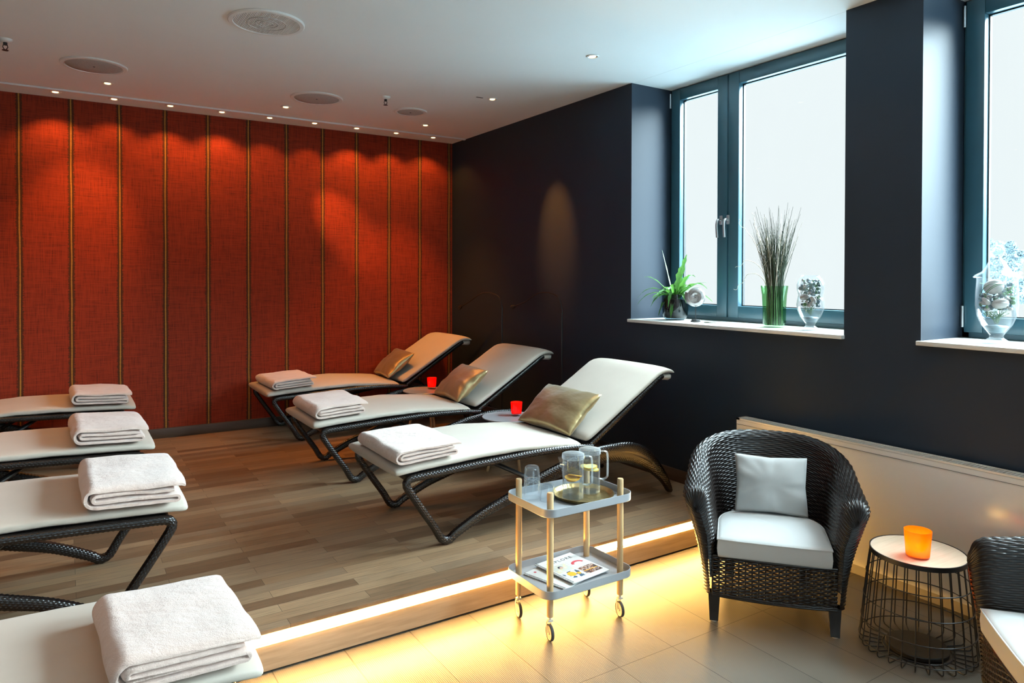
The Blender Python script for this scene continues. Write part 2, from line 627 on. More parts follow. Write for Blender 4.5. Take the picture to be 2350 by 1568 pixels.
def copy_tree(o, parent=None):
    c = o.copy()
    COL.objects.link(c)
    if parent is not None:
        c.parent = parent
    for ch in [x for x in bpy.data.objects if x.parent == o]:
        copy_tree(ch, c)
    return c


def spline(pts, n=8):
    """Catmull-Rom through tuples of any length."""
    P = [np.array(p, float) for p in pts]
    P = [2 * P[0] - P[1]] + P + [2 * P[-1] - P[-2]]
    out = []
    for i in range(1, len(P) - 2):
        p0, p1, p2, p3 = P[i - 1:i + 3]
        for k in range(n):
            t = k / n
            out.append(0.5 * ((2 * p1) + (-p0 + p2) * t + (2 * p0 - 5 * p1 + 4 * p2 - p3) * t * t + (-p0 + 3 * p1 - 3 * p2 + p3) * t ** 3))
    out.append(P[-2])
    return out


def fbm(x, y, z, s=1.0):
    return noise.noise(Vector((x * s, y * s, z * s)))


# ------------------------------------------------------------------ STRUCTURE
MB().box((XL - .1, YF - .1, -0.2), (XO, YP + 0.05, 0.0)).build('floor', 'ribbed_tile', smooth=False, kind='structure')
deck = MB().box((XL, YP, PL - 0.015), (XW, YB, PL)).box((XL, YP + 0.06, 0.0), (XW, YB, PL - 0.015)).build('floor_platform', 'oak_deck', smooth=False, kind='structure')
rs = MB().box((XL, YP + 0.002, 0.010), (XW, YP + 0.06, 0.112)).build('riser_board', 'riser_oak', deck, smooth=False)
MB().box((XL, YP + 0.014, 0.112), (XW, YP + 0.06, PL - 0.015)).build('light_recess', 'riser_oak', deck, smooth=False)
MB().box((XL, YP + 0.022, 0.0), (XW, YP + 0.06, 0.010)).build('shadow_gap', 'gap_black', deck, smooth=False)
lp = [(YP + 0.014, 0.123), (YP + 0.002, 0.124), (YP - 0.002, 0.127), (YP - 0.0035, 0.136), (YP - 0.002, 0.145), (YP + 0.002, 0.148), (YP + 0.014, 0.149)]
led = MB().rings([[(x_, q[0], q[1]) for q in lp] for x_ in (XL + 0.01, XW - 0.02)]).build('light_strip', 'led_diffuser')
tag(led, 'glowing warm white light strip set along the front edge of the wooden platform', 'light strip')

MB().box((XL - .1, YB, -0.2), (XO, YB + 0.15, H + 0.2)).build('wall_back', 'red_linen', smooth=False, kind='structure')
MB().box((XL - .15, YF - .1, -0.2), (XL, YB + .15, H + 0.2)).build('wall_left', 'side_wall_paint', smooth=False, kind='structure')
wf = MB().box((XL - .1, YF - .15, -0.2), (XO, YF, 0.12)).box((XL - .1, YF - .15, 2.72), (XO, YF, H + 0.2)).box((XL - .1, YF - .15, 0.12), (-1.30, YF, 2.72)).box((2.70, YF - .15, 0.12), (XO, YF, 2.72))
wf.build('wall_front', 'side_wall_paint', smooth=False, kind='structure')
W1 = (2.218, 3.905)     # window 1 from y to y
W2 = (0.118, 1.815)
W3 = (-1.98, -0.285)
wr = MB()
ZL = ZS - 0.022
wr.box((XW, YF, -0.2), (XO, YB, ZL))
for a, b in ((W1[1], YB), (W2[1], W1[0]), (W3[1], W2[0]), (YF, W3[0])):
    wr.box((XW, a, ZL), (XO, b, H + 0.2))
wr.build('wall_right', 'dark_paint', smooth=False, kind='structure')
MB().box((XL - .1, YF - .1, H), (XW + 0.012, YB + .1, H + 0.1)).box((XW + 0.0145, YF - .1, H), (XO, YB + .1, H + 0.1)).build('ceiling', 'ceiling_paint', smooth=False, kind='structure')
MB().box((XL, YB - 0.018, PL), (XW, YB, PL + 0.085), 0.003).build('baseboard_back', 'skirting_oak', kind='structure')
MB().box((XW - 0.018, YP, PL), (XW, YB - 0.018, PL + 0.085), 0.003).build('baseboard_right', 'skirting_oak', kind='structure')
MB().box((XW - 0.010, YF, 0.0), (XW, YP - 0.004, 0.085), 0.002).build('baseboard_tile', 'tile_skirting', kind='structure')
for i, (a, b) in enumerate((W1, W2, W3)):
    MB().box((XW - 0.030, a - 0.008 if i else a - 0.004, ZL), (XG + 0.012, b + 0.010, ZS), 0.003).build('trim_%d' % (i + 1), 'sill_stone', kind='structure')


def window(idx, y0, y1, split=None):
    z0, z1 = ZS, H
    root = empty('window_%d' % idx, (XG, (y0 + y1) / 2, z0))
    root['kind'] = 'structure'
    yc = (y0 + y1) / 2
    fx = 0.075

    def part(name, mb, mat, par=root, **k):
        o = mb.build(name, mat, par, **k)
        return o

    def loc(lo, hi):
        return ((lo[0] - XG, lo[1] - yc, lo[2] - z0), (hi[0] - XG, hi[1] - yc, hi[2] - z0))
    fr = MB()
    fw = 0.035
    for lo, hi in (((XG + .006, y0, z0), (XG + fx, y0 + fw, z1)), ((XG + .006, y1 - fw, z0), (XG + fx, y1, z1)), ((XG + .006, y0, z0), (XG + fx, y1, z0 + 0.05)), ((XG + .006, y0, z1 - 0.012), (XG + fx, y1, z1))):
        fr.box(*loc(lo, hi), bevel=0.002, seg=1)
    part('window_frame', fr, 'frame_paint')

    def sash(a, b, hinge_hi, handle_y, handle=True):
        # a<b in y; casement with rebate, bright bevel, gasket and pane
        zb, zt = z0 + 0.028, z1 - 0.008
        sb, st, ss = 0.082, 0.085, 0.088
        c = MB()
        x0, x1 = XG - 0.010, XG + 0.058
        for lo, hi in (((x0, a, zb), (x1, a + ss, zt)), ((x0, b - ss, zb), (x1, b, zt)), ((x0, a + ss, zb), (x1, b - ss, zb + sb)), ((x0, a + ss, zt - st), (x1, b - ss, zt))):
            c.box(*loc(lo, hi), bevel=0.004, seg=2)
        o = part('casement', c, 'frame_paint')
        g = MB()
        ga, gb, gz0, gz1 = a + ss, b - ss, zb + sb, zt - st
        gw = 0.006
        xg = XG + 0.034
        for lo, hi in (((xg, ga, gz0), (xg + .02, ga + gw, gz1)), ((xg, gb - gw, gz0), (xg + .02, gb, gz1)), ((xg, ga, gz0), (xg + .02, gb, gz0 + gw)), ((xg, ga, gz1 - gw), (xg + .02, gb, gz1))):
            g.box(*loc(lo, hi))
        part('gasket', g, 'gasket_black', o, smooth=False)
        p = MB()
        lo, hi = loc((xg + 0.008, ga + 0.001, gz0 + 0.001), (xg + 0.012, gb - 0.001, gz1 - 0.001))
        y_a, y_b, za, zb_ = lo[1], hi[1], lo[2], hi[2]
        p.add([(lo[0], y_a, za), (lo[0], y_b, za), (lo[0], y_b, zb_), (lo[0], y_a, zb_)], [(0, 1, 2, 3)])
        part('pane', p, 'pane_glass', o, smooth=False, recalc=False)
        if handle:
            hb = MB()
            hy, hz = handle_y - yc, 1.985 - z0
            hb.box((-0.022, hy - 0.014, hz - 0.033), (-0.0105, hy + 0.014, hz + 0.033), 0.005)
            pts = spline([(-0.020, hy, hz), (-0.046, hy, hz + 0.002), (-0.058, hy, hz - 0.012), (-0.063, hy, hz - 0.05), (-0.056, hy, hz - 0.125)], 6)
            hb.tube(pts, [(0.0085, 0.0095)] * len(pts), 10)
            h = part('handle', hb, 'brushed_metal', o)
            h['label'] = 'brushed metal window handle'
        hn = MB()
        hy = (b + 0.004 if hinge_hi else a - 0.004) - yc
        for hz in (z1 - 0.085 - z0, z0 + 0.11 - z0):
            hn.tube([(-0.017, hy, hz - 0.055), (-0.017, hy, hz + 0.055)], 0.0075, 10)
        part('hinge', hn, 'brushed_metal', o)
    if split:
        sash(split + 0.006, y1 - 0.014, True, split + 0.052)
        sash(y0 + 0.014, split - 0.006, False, split - 0.015 + 0.004, True)
    else:
        sash(y0 + 0.014, y1 - 0.014, True, y0 + 0.06)
    return root


window(1, W1[0], W1[1], 3.345)
window(2, W2[0], W2[1], 0.675)
window(3, W3[0], W3[1], -1.42)
w4 = empty('window_4', (0.70, YF - .08, 0.12))
w4['kind'] = 'structure'
fr = MB()
for x_ in (-2.0, -0.667, 0.667, 2.0):
    fr.box((x_ - .03 - (.0 if x_ < 1.9 else .03) + (.03 if x_ < -1.9 else 0), -.03, 0), (x_ + .03 - (.03 if x_ > 1.9 else 0) + (.03 if x_ < -1.9 else 0), .03, 2.6))
fr.box((-2.0, -.03, 0), (2.0, .03, .06)).box((-2.0, -.03, 2.54), (2.0, .03, 2.6))
fr.build('window_frame', 'frame_paint', w4, smooth=False)
MB().add([(-2, 0, 0), (2, 0, 0), (2, 0, 2.6), (-2, 0, 2.6)], [(0, 1, 2, 3)]).build('pane', 'pane_glass', w4, smooth=False, recalc=False)

# ------------------------------------------------------------------ outside
MB().box((8.5, -40, -3.9), (34, 45, -3.6)).build('bounce_ground', 'bounce_pale_blue', smooth=False, kind='structure')  # unseen reflector plane, added to bounce daylight up to the ceiling
MB().box((XO + 0.3, -40, -3.9), (8.5, 45, -3.62)).build('bounce_cut_strip', 'bounce_cut_dark', smooth=False, kind='structure')  # unseen dark strip, added to keep bounced light off the window soffit


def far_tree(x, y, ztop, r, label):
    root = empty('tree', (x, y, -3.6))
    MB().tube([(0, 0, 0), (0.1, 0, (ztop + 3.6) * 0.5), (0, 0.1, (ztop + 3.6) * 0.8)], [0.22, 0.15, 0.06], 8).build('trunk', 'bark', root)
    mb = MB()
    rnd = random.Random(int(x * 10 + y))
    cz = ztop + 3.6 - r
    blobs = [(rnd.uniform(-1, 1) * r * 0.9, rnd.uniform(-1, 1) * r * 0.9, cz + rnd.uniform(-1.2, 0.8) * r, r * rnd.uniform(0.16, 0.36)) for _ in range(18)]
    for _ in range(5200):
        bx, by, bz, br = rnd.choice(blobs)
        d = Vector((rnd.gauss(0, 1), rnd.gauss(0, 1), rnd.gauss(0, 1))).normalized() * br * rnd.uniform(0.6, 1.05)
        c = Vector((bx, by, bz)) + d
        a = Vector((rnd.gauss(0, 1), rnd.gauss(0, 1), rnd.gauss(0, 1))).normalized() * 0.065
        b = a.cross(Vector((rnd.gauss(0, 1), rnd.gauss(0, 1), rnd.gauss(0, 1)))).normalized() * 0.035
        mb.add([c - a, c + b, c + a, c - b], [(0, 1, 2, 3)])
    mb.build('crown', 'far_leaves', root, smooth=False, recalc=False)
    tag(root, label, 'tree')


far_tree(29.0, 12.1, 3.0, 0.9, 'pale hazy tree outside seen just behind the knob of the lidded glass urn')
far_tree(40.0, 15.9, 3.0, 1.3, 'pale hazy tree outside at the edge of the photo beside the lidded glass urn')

# ------------------------------------------------------------------ ceiling fittings
LIGHTS = []


def lamp_spot(parent, energy, size, blend, target=None, origin=None, color=(1.0, 0.62, 0.30), radius=0.022):
    l = bpy.data.lights.new('downlight_beam', 'SPOT')
    l.energy = energy
    l.spot_size = rad(size)
    l.spot_blend = blend
    l.color = color
    l.shadow_soft_size = radius
    o = bpy.data.objects.new('downlight_beam', l)
    COL.objects.link(o)
    o.parent = parent
    o.location = (0, 0, -0.012)
    if target is not None:
        dv = Vector(target) - Vector(origin)
        o.rotation_euler = (-dv).to_track_quat('Z', 'Y').to_euler()
    return o


def downlight_mesh(r=0.042):
    root = empty('downlight')
    tr = MB().lathe([(r - 0.008, -0.0005), (r, -0.0005), (r, -0.003), (r - 0.003, -0.006), (r - 0.010, -0.006), (r - 0.012, -0.001)], 28)
    tr.build('trim_ring', 'white_plastic', root)
    MB().lathe([(r - 0.012, -0.0055), (r - 0.012, -0.0015), (0.018, -0.0014)], 24).build('reflector', 'brushed_metal', root)
    b = MB().lathe([(0.021, -0.0012), (0.021, -0.004), (0.015, -0.0070), (0.0, -0.0080)], 20)
    b.build('bulb', 'lamp_bulb', root)
    return root


dl_proto = downlight_mesh()
first = [True]


def downlight(x, y, label, energy, size, blend, target=None, group=None, color=(1.0, 0.39, 0.075)):
    r = dl_proto if first[0] else copy_tree(dl_proto)
    first[0] = False
    r.location = (x, y, H)
    tag(r, label, 'ceiling light', group)
    LIGHTS.append((r, energy, size, blend, target, (x, y, H - 0.012), color))


ordn = ['second', 'third', 'fourth', 'fifth', 'sixth', 'seventh', 'eighth', 'ninth']
wash_x = [-0.039, 0.360, 0.772, 1.180, 1.586, 1.995, 2.405, 2.815, 3.225]
wash_e = [24, 14, 22, 26, 13, 12, 25, 19, 17]
wash_s = [112, 118, 108, 114, 104, 102, 112, 110, 114]
names = ['leftmost of the row of small downlights between the ceiling rail and red wall'] + ['small downlight, %s from the left in the row between rail and red wall' % k for k in ordn[:7]] + ['rightmost of the row of small downlights between the ceiling rail and red wall']
G1 = 'small downlights washing the red wall'
for i, x in enumerate(wash_x):
    downlight(x, 6.535, names[i], wash_e[i], wash_s[i], 0.55, None, G1)
G2 = 'adjustable downlights in the open ceiling'
downlight(0.290, 6.03, 'adjustable downlight in front of the rail beside the leftmost round ceiling speaker', 110, 52, 0.9, (0.10, YB, 1.95), G2)
downlight(1.600, 6.047, 'tilted downlight with bright bulb beside the middle speaker in front of the rail', 230, 25, 1.0, (2.33, YB, 2.12), G2)
downlight(2.902, 6.047, 'downlight below the small round speaker, in front of the rail, near the corner', 125, 74, 0.6, (2.80, 6.25, 0.6), G2, (1.0, 0.33, 0.04))
downlight(2.930, 4.865, 'downlight with a short dark slot beside it, nearest the dark wall spotlight pool', 300, 31, 1.0, (XW, 4.84, 2.0), G2, (1.0, 0.32, 0.06))
downlight(2.911, 3.571, 'single downlight in the pale ceiling in front of the tall window', 10, 60, 0.8, (2.7, 3.6, 0.5), G2)
# nearest loungers are lit by a downlight above the left row, out of the picture
for yy, nm in ((6.03, 'nearest the red wall'), (4.865, 'second from the red wall'), (3.571, 'third from the red wall'), (2.27, 'farthest from the red wall')):
    downlight(-0.97, yy, 'downlight above the left row of loungers, ' + nm, 50, 80, 0.9, None, G2)
downlight(2.92, 2.27, 'downlight above the radiator end', 18, 105, 0.9, (3.3, 2.27, 0), G2, (1.0, 0.52, 0.2))
downlight(2.92, 0.97, 'downlight above the second wicker armchair', 16, 105, 0.9, (3.3, 0.97, 0), G2, (1.0, 0.52, 0.2))
for r, e, s_, b_, tg, og, cl in LIGHTS:
    lamp_spot(r, e, s_, b_, tg, og, cl)


def speaker(x, y, r, label, style):
    root = empty('ceiling_speaker', (x, y, H))
    MB().lathe([(r - 0.03, -0.0005), (r, -0.0005), (r, -0.006), (r - 0.005, -0.011), (r - 0.026, -0.012), (r - 0.030, -0.006)], 56).build('rim', 'white_plastic', root)
    ri = r - 0.031
    if style == 'slats':
        MB().disc(ri, -0.0012, 48, up=False).build('backing', 'grille_dark', root, smooth=False)
        sl = MB()
        k = 44
        for i in range(k):
            u = -ri + (i + 0.5) * 2 * ri / k
            hw = math.sqrt(max(0.0004, ri * ri - u * u)) - 0.001
            sl.box((u - 0.0026, -hw, -0.009), (u + 0.0026, hw, -0.0015))
        sl.build('grille', 'white_plastic', root, smooth=False)
        cr = MB()
        for q in (0.06, 0.035, 0.105):
            cr.tube([(q * cos(t * pi / 20), q * sin(t * pi / 20), -0.0095) for t in range(40)], 0.0022, 6, loop=True)
        cr.build('cone_ring', 'speaker_mesh', root)
    else:
        MB().lathe([(0.0, -0.0105), (0.4 * ri, -0.0105), (ri * 0.97, -0.0098), (ri, -0.0065), (ri, -0.0005)], 48).build('grille', 'speaker_mesh', root)
        MB().lathe([(0.0, -0.0135), (0.006, -0.013), (0.007, -0.010)], 12).build('screw_cap', 'black_metal', root)
    tag(root, label, 'speaker', 'round ceiling speakers')


speaker(0.979, 4.099, 0.207, 'large round ceiling speaker with slatted white grille, nearest of the four', 'slats')
speaker(0.189, 5.577, 0.202, 'round ceiling speaker with plain mesh grille at the left, behind the slatted one', 'mesh')
speaker(1.731, 5.614, 0.205, 'round ceiling speaker with plain mesh grille beside the middle sprinkler and tilted downlight', 'mesh')
speaker(2.557, 5.626, 0.144, 'smallest round ceiling speaker, next to the corner of the red and dark walls', 'mesh')


def sprinkler(x, y, label):
    root = empty('sprinkler', (x, y, H))
    MB().lathe([(0.0, -0.022), (0.018, -0.021), (0.036, -0.010), (0.040, -0.0005)], 24).build('rosette', 'white_plastic', root)
    b = MB().lathe([(0.0, -0.02), (0.011, -0.021), (0.011, -0.034), (0.007, -0.038), (0.0, -0.038)], 14)
    for sx in (-1, 1):
        b.tube([(sx * 0.009, 0, -0.034), (sx * 0.013, 0, -0.048), (sx * 0.004, 0, -0.064)], 0.0025, 6)
    b.build('nozzle', 'black_metal', root)
    MB().lathe([(0.0, -0.069), (0.017, -0.069), (0.017, -0.0665), (0.004, -0.062), (0.0, -0.062)], 16).build('deflector', 'black_metal', root)
    tag(root, label, 'sprinkler', 'ceiling sprinklers')


sprinkler(2.18, 5.272, 'ceiling sprinkler between the two right hand speakers')
sprinkler(-0.285, 5.255, 'ceiling sprinkler at the far left edge of the ceiling')
rl = MB().box((XL, 6.420, H - 0.014), (3.545, 6.455, H - 0.0005), 0.002)
rl.build('ceiling_rail', 'rail_metal')
tag(bpy.data.objects['ceiling_rail'], 'long thin pale metal ceiling rail running along the red wall', 'ceiling rail')
sl = MB().box((2.79, 4.875, H - 0.003), (2.85, 4.889, H - 0.0004), 0.001).build('ceiling_slot', 'grille_dark')
tag(sl, 'short thin dark slot in the ceiling beside a downlight', 'vent')

# ------------------------------------------------------------------ radiator
rt = empty('radiator', (3.45, 1.3, 0.0))
MB().box((0.0, -1.6, 0.09), (0.088, 1.545, 0.715), 0.004).build('front_panel', 'radiator_enamel', rt)
gr = MB()
gr.box((0.004, -1.598, 0.7155), (0.084, 1.543, 0.7175))
gr.build('grille_bed', 'grille_dark', rt, smooth=False)
gs = MB()
y = -1.58
while y < 1.53:
    gs.box((0.012, y, 0.7176), (0.076, y + 0.009, 0.7235))
    y += 0.0165
gs.box((0.0, -1.6, 0.7155), (0.012, 1.545, 0.7245)).box((0.076, -1.6, 0.7155), (0.088, 1.545, 0.7245)).box((0.0, 1.52, 0.7155), (0.088, 1.545, 0.7245))
gs.build('top_grille', 'radiator_enamel', rt, smooth=False)
MB().box((-0.002, -1.6, 0.688), (0.001, 1.545, 0.6895)).build('panel_joint', 'grille_dark', rt, smooth=False)
for yy in (-1.2, 0.0, 1.2):
    MB().box((0.088, yy - 0.02, 0.2), (0.106, yy + 0.02, 0.65)).build('bracket', 'radiator_enamel', rt, smooth=False)
tag(rt, 'long low white panel radiator on the dark wall behind the wicker armchairs', 'radiator')


# ------------------------------------------------------------------ SUN LOUNGERS
HW = 0.343


def lounger_side(sy):
    band = [(1.25, .388, .019), (1.12, .398, .020), (.94, .405, .020), (.76, .404, .020), (.39, .391, .020), (.20, .382, .020), (.105, .377, .020),
            (.070, .368, .020), (.064, .345, .020), (.085, .30, .019), (.15, .205, .019), (.215, .110, .019), (.250, .052, .020), (.270, .027, .021), (.305, .024, .022), (.345, .050, .023),
            (.50, .118, .026), (.66, .168, .030), (.86, .236, .036), (1.0, .274, .040), (1.15, .306, .048), (1.30, .326, .054), (1.44, .327, .058), (1.56, .316, .066), (1.66, .282, .066),
            (1.74, .232, .055), (1.81, .168, .044), (1.87, .10, .032), (1.915, .030, .022), (1.922, .018, .020)]
    sp = spline(band, 4)
    path = [(q[0], sy * HW, q[1]) for q in sp]
    r = [(q[2], 0.021) for q in sp]
    return MB().tube(path, r, 14, ref=None)


def side_tube(sy):
    # keep the broad axis of the section in the XZ plane
    band = lounger_side(sy)
    return band


def flat_tube(path2, hh, y, t):
    """Sweep of an ellipse (hh in the XZ plane, t across Y) along a path in XZ."""
    mb = MB()
    rings = []
    n_ = len(path2)
    for i in range(n_):
        a = np.array(path2[max(0, i - 1)])
        b = np.array(path2[min(n_ - 1, i + 1)])
        d = (b - a) / (np.linalg.norm(b - a) + 1e-9)
        nx, nz = -d[1], d[0]
        ring = []
        for j in range(16):
            an = 2 * pi * j / 16
            c_, s_ = cos(an), sin(an)
            c_ = math.copysign(abs(c_) ** 0.8, c_)
            s_ = math.copysign(abs(s_) ** 0.8, s_)
            ring.append((path2[i][0] + nx * hh[i] * c_, y + t * s_, path2[i][1] + nz * hh[i] * c_))
        rings.append(ring)
    return mb.rings(rings)


def woven_sweep(path2, hh, t, name, parent, nv=96, step=.0042, pu=.018, pr=.0085, amp=.0027):
    """flat_tube centred on y=0, with braided strands as real relief."""
    P = np.array(path2, float)
    hh = np.array(hh, float)
    L = np.concatenate([[0], np.cumsum(np.hypot(*np.diff(P, axis=0).T))])
    s_ = np.linspace(0, L[-1], int(L[-1] / step))
    x, z, h_ = np.interp(s_, L, P[:, 0]), np.interp(s_, L, P[:, 1]), np.interp(s_, L, hh)
    dx, dz = np.gradient(x), np.gradient(z)
    k = np.hypot(dx, dz)
    nx, nz = -dz / k, dx / k
    an = 2 * pi * np.arange(nv) / nv
    c_, q_ = np.cos(an), np.sin(an)
    c_ = np.sign(c_) * np.abs(c_) ** .8
    q_ = np.sign(q_) * np.abs(q_) ** .8
    A = np.stack([x[:, None] + nx[:, None] * h_[:, None] * c_, np.broadcast_to(t * q_, (len(x), nv)), z[:, None] + nz[:, None] * h_[:, None] * c_], -1)
    nrm = np.stack([nx[:, None] * c_ * t, np.broadcast_to(q_, (len(x), nv)) * h_[:, None], nz[:, None] * c_ * t], -1)
    nrm /= np.linalg.norm(nrm, axis=-1, keepdims=True)
    v_ = h_[:, None] * c_ + np.where(np.abs(q_) < .35, 0, 0)
    v_ = np.where(np.abs(q_) > .25, v_, np.sign(c_) * h_[:, None] + t * q_)
    rowf = v_ / pr + 20
    row = np.floor(rowf)
    hgt = amp * np.abs(np.sin(pi * rowf)) ** .7 * (.02 + .98 * (.5 + .5 * np.cos(2 * pi * s_[:, None] / pu + pi * row)))
    A = A + nrm * (hgt - amp * .5)[..., None]
    idx = np.arange(A.shape[0] * nv).reshape(A.shape[0], nv)
    f = np.stack([idx[:-1], np.roll(idx, -1, 1)[:-1], np.roll(idx, -1, 1)[1:], idx[1:]], -1).reshape(-1, 4).tolist()
    f.append(list(range(nv - 1, -1, -1)))
    f.append(idx[-1].tolist())
    me = bpy.data.meshes.new(name)
    me.from_pydata(A.reshape(-1, 3).tolist(), [], f)
    me.materials.append(MAT['resin_strand'])
    me.polygons.foreach_set('use_smooth', [True] * len(me.polygons))
    me.update()
    return me


SIDE = [(1.27, .386, .019), (1.12, .398, .020), (.94, .405, .020), (.76, .404, .020), (.39, .391, .020), (.20, .382, .020), (.110, .378, .020),
        (.072, .368, .020), (.066, .340, .020), (.092, .295, .019), (.155, .200, .019), (.220, .105, .019), (.252, .050, .020), (.274, .027, .021), (.310, .024, .022), (.352, .050, .023),
        (.50, .118, .026), (.66, .168, .030), (.86, .236, .036), (1.0, .274, .040), (1.15, .306, .048), (1.30, .326, .054), (1.44, .327, .058), (1.56, .312, .066), (1.66, .278, .066),
        (1.74, .228, .055), (1.81, .165, .044), (1.87, .098, .032), (1.912, .030, .022), (1.920, .015, .015)]
TOPZ = [(0.0, .437), (.08, .446), (.2, .452), (.5, .466), (.75, .469), (1.0, .452), (1.185, .431), (1.3, .42)]


def topz(x):
    for (a, za), (b, zb) in zip(TOPZ, TOPZ[1:]):
        if a <= x <= b:
            return za + (zb - za) * (x - a) / (b - a)
    return TOPZ[0][1]


def pad(stations, hw, ny=30, seed=0.0, wr=0.0025, e=0.30):
    """Upholstered pad: stations = (x, z, half thickness, width factor)."""
    rings = []
    n_ = len(stations)
    for i, (x, z, ht, wf) in enumerate(stations):
        a, b = stations[max(0, i - 1)], stations[min(n_ - 1, i + 1)]
        d = Vector((b[0] - a[0], 0, b[1] - a[1])).normalized()
        nx, nz = -d.z, d.x
        ring = []
        for j in range(ny * 2):
            an = 2 * pi * j / (ny * 2)
            c_, s_ = cos(an), sin(an)
            yy = hw * wf * math.copysign(abs(c_) ** e, c_)
            tt = ht * math.copysign(abs(s_) ** 0.62, s_)
            k = wr * fbm(x * 1.0 + seed, yy, tt * 3, 6.0) + wr * 0.5 * fbm(x + seed, yy, tt, 17.0)
            crown = 0.006 * (1 - (yy / hw) ** 2) * (1 if s_ > 0 else 0) * min(1, ht / 0.02)
            ring.append((x + nx * (tt + k + crown), yy, z + nz * (tt + k + crown)))
        rings.append(ring)
    return MB().rings(rings)


def make_lounger():
    root = empty('sun_lounger')
    sp = spline(SIDE, 5)
    for sy in (-1, 1):
        if sy < 0:
            sme = woven_sweep([(q[0], q[1]) for q in sp], [q[2] for q in sp], 0.021, 'side_frame', root)
        o = bpy.data.objects.new('side_frame', sme)
        COL.objects.link(o)
        o.parent = root
        o.location = (0, sy * HW, 0)
    # cross bars
    for nm, pts, r in (('foot_bar', [(.088, -HW, .372), (.088, HW, .372)], .018), ('rear_bar', [(1.58, -HW, .31), (1.58, HW, .31)], .022)):
        MB().tube(pts, r, 12).build(nm, 'resin_weave', root)
    pts = spline([(.86, -HW + .01, .232), (.78, -HW + .05, .285), (.66, -.20, .345), (.60, 0, .362), (.66, .20, .345), (.78, HW - .05, .285), (.86, HW - .01, .232)], 8)
    MB().tube(pts, [(.013, .020)] * len(pts), 10).build('arched_brace', 'black_metal', root)
    # woven seat and back webs
    sx = [0.09 + i * 0.058 for i in range(21)]
    rail = lambda x: float(np.interp(x, [.07, .2, .39, .76, .94, 1.12, 1.27], [.372, .382, .391, .404, .405, .398, .386]))
    for nm, P in (('seat_web', [[(x, -HW + 0.015 + (2 * HW - 0.03) * j / 8, rail(x) + 0.004) for j in range(9)] for x in sx]),):
        mb = MB().grid(P).grid([[(p[0], p[1], p[2] - 0.012) for p in r_] for r_ in P], flip=True)
        mb.build(nm, 'resin_weave', root, recalc=False)
    # backrest frame
    bp = [(1.262, .392), (1.40, .479), (1.54, .567), (1.70, .667), (1.82, .742), (1.865, .768)]
    bf = MB()
    spb = spline([(*q, .0185) for q in bp], 5)
    bk_o = None
    for sy in (-1, 1):
        if sy < 0:
            bme = woven_sweep([(q[0], q[1]) for q in spb], [q[2] for q in spb], 0.019, 'backrest_rail', root, nv=64)
        o = bpy.data.objects.new('backrest_rail', bme)
        COL.objects.link(o)
        o.parent = root
        o.location = (0, sy * (HW - 0.02), 0)
    MB().tube([(1.862, -HW + .02, .766), (1.862, HW - .02, .766)], .0175, 12).build('backrest_top_bar', 'resin_weave', root)
    P = [[(q[0], -HW + 0.035 + (2 * HW - 0.07) * j / 8, q[1] + 0.006) for j in range(9)] for q in spline([(*q, 0) for q in bp], 3)]
    MB().grid(P).grid([[(p[0] + .006, p[1], p[2] - 0.010) for p in r_] for r_ in P], flip=True).build('backrest_web', 'resin_weave', root, recalc=False)
    # mattress
    ht = 0.0255
    st = []
    for x, f, wf in ((.002, .25, .955), (.004, .6, .975), (.010, .88, .99), (.024, 1, 1)):
        st.append((x, topz(x) - ht, ht * f, wf))
    x = .06
    while x < 1.15:
        st.append((x, topz(x) - ht, ht, 1))
        x += .03
    for x, f, wf in ((1.160, 1, 1), (1.178, .9, .99), (1.188, .62, .975), (1.192, .25, .96)):
        st.append((x, topz(x) - ht, ht * f, wf))
    m = pad(st, 0.352).build('mattress', 'cream_canvas', root)
    cl = [(1.225, .428, .25, .96), (1.229, .431, .6, .975), (1.240, .438, .9, .99), (1.26, .450, 1, 1)]
    for k in range(1, 20):
        t = k / 20
        cl.append((1.26 + t * .53, .450 + t * .318, 1, 1))
    cl += [(1.812, .781, 1, 1), (1.842, .793, .95, 1), (1.875, .799, .85, 1), (1.910, .798, .72, .995), (1.938, .792, .58, .99), (1.952, .786, .42, .98), (1.958, .782, .2, .97)]
    bpad = pad([(a, b, ht * f, wf) for a, b, f, wf in cl], 0.352, seed=5).build('backrest_pad', 'cream_canvas', root)
    # hood pocket folded over the top bar
    hood = []
    for i in range(41):
        yy = -0.34 + 0.68 * i / 40
        ed = min(1, (0.34 - abs(yy)) / 0.03) * 0.5 + 0.5
        w_ = 0.004 * fbm(yy * 9, 3.1, 0) + 0.003 * fbm(yy * 24, 1.1, 0)
        sag = 0.012 * (1 - ed) * 0 + 0.006 * fbm(yy * 5, 8.0, 0)
        prof = [(1.842, .775), (1.90, .782), (1.945, .778), (1.962, .765 + sag), (1.957, .742 + sag + w_), (1.935, .733 + sag + w_), (1.905, .737 + w_), (1.872, .737), (1.852, .742), (1.838, .758)]
        cx = sum(q[0] for q in prof) / len(prof)
        cz = sum(q[1] for q in prof) / len(prof)
        hood.append([(cx + (q[0] - cx) * ed, yy, cz + (q[1] - cz) * ed) for q in prof])
    MB().rings(hood).build('hood', 'cream_canvas', bpad, angle=80)
    tg_ = MB().box((1.165, -0.357, .402), (1.183, -0.3525, .411))
    tg_.build('care_label', 'white_canvas', m, smooth=False)
    return root


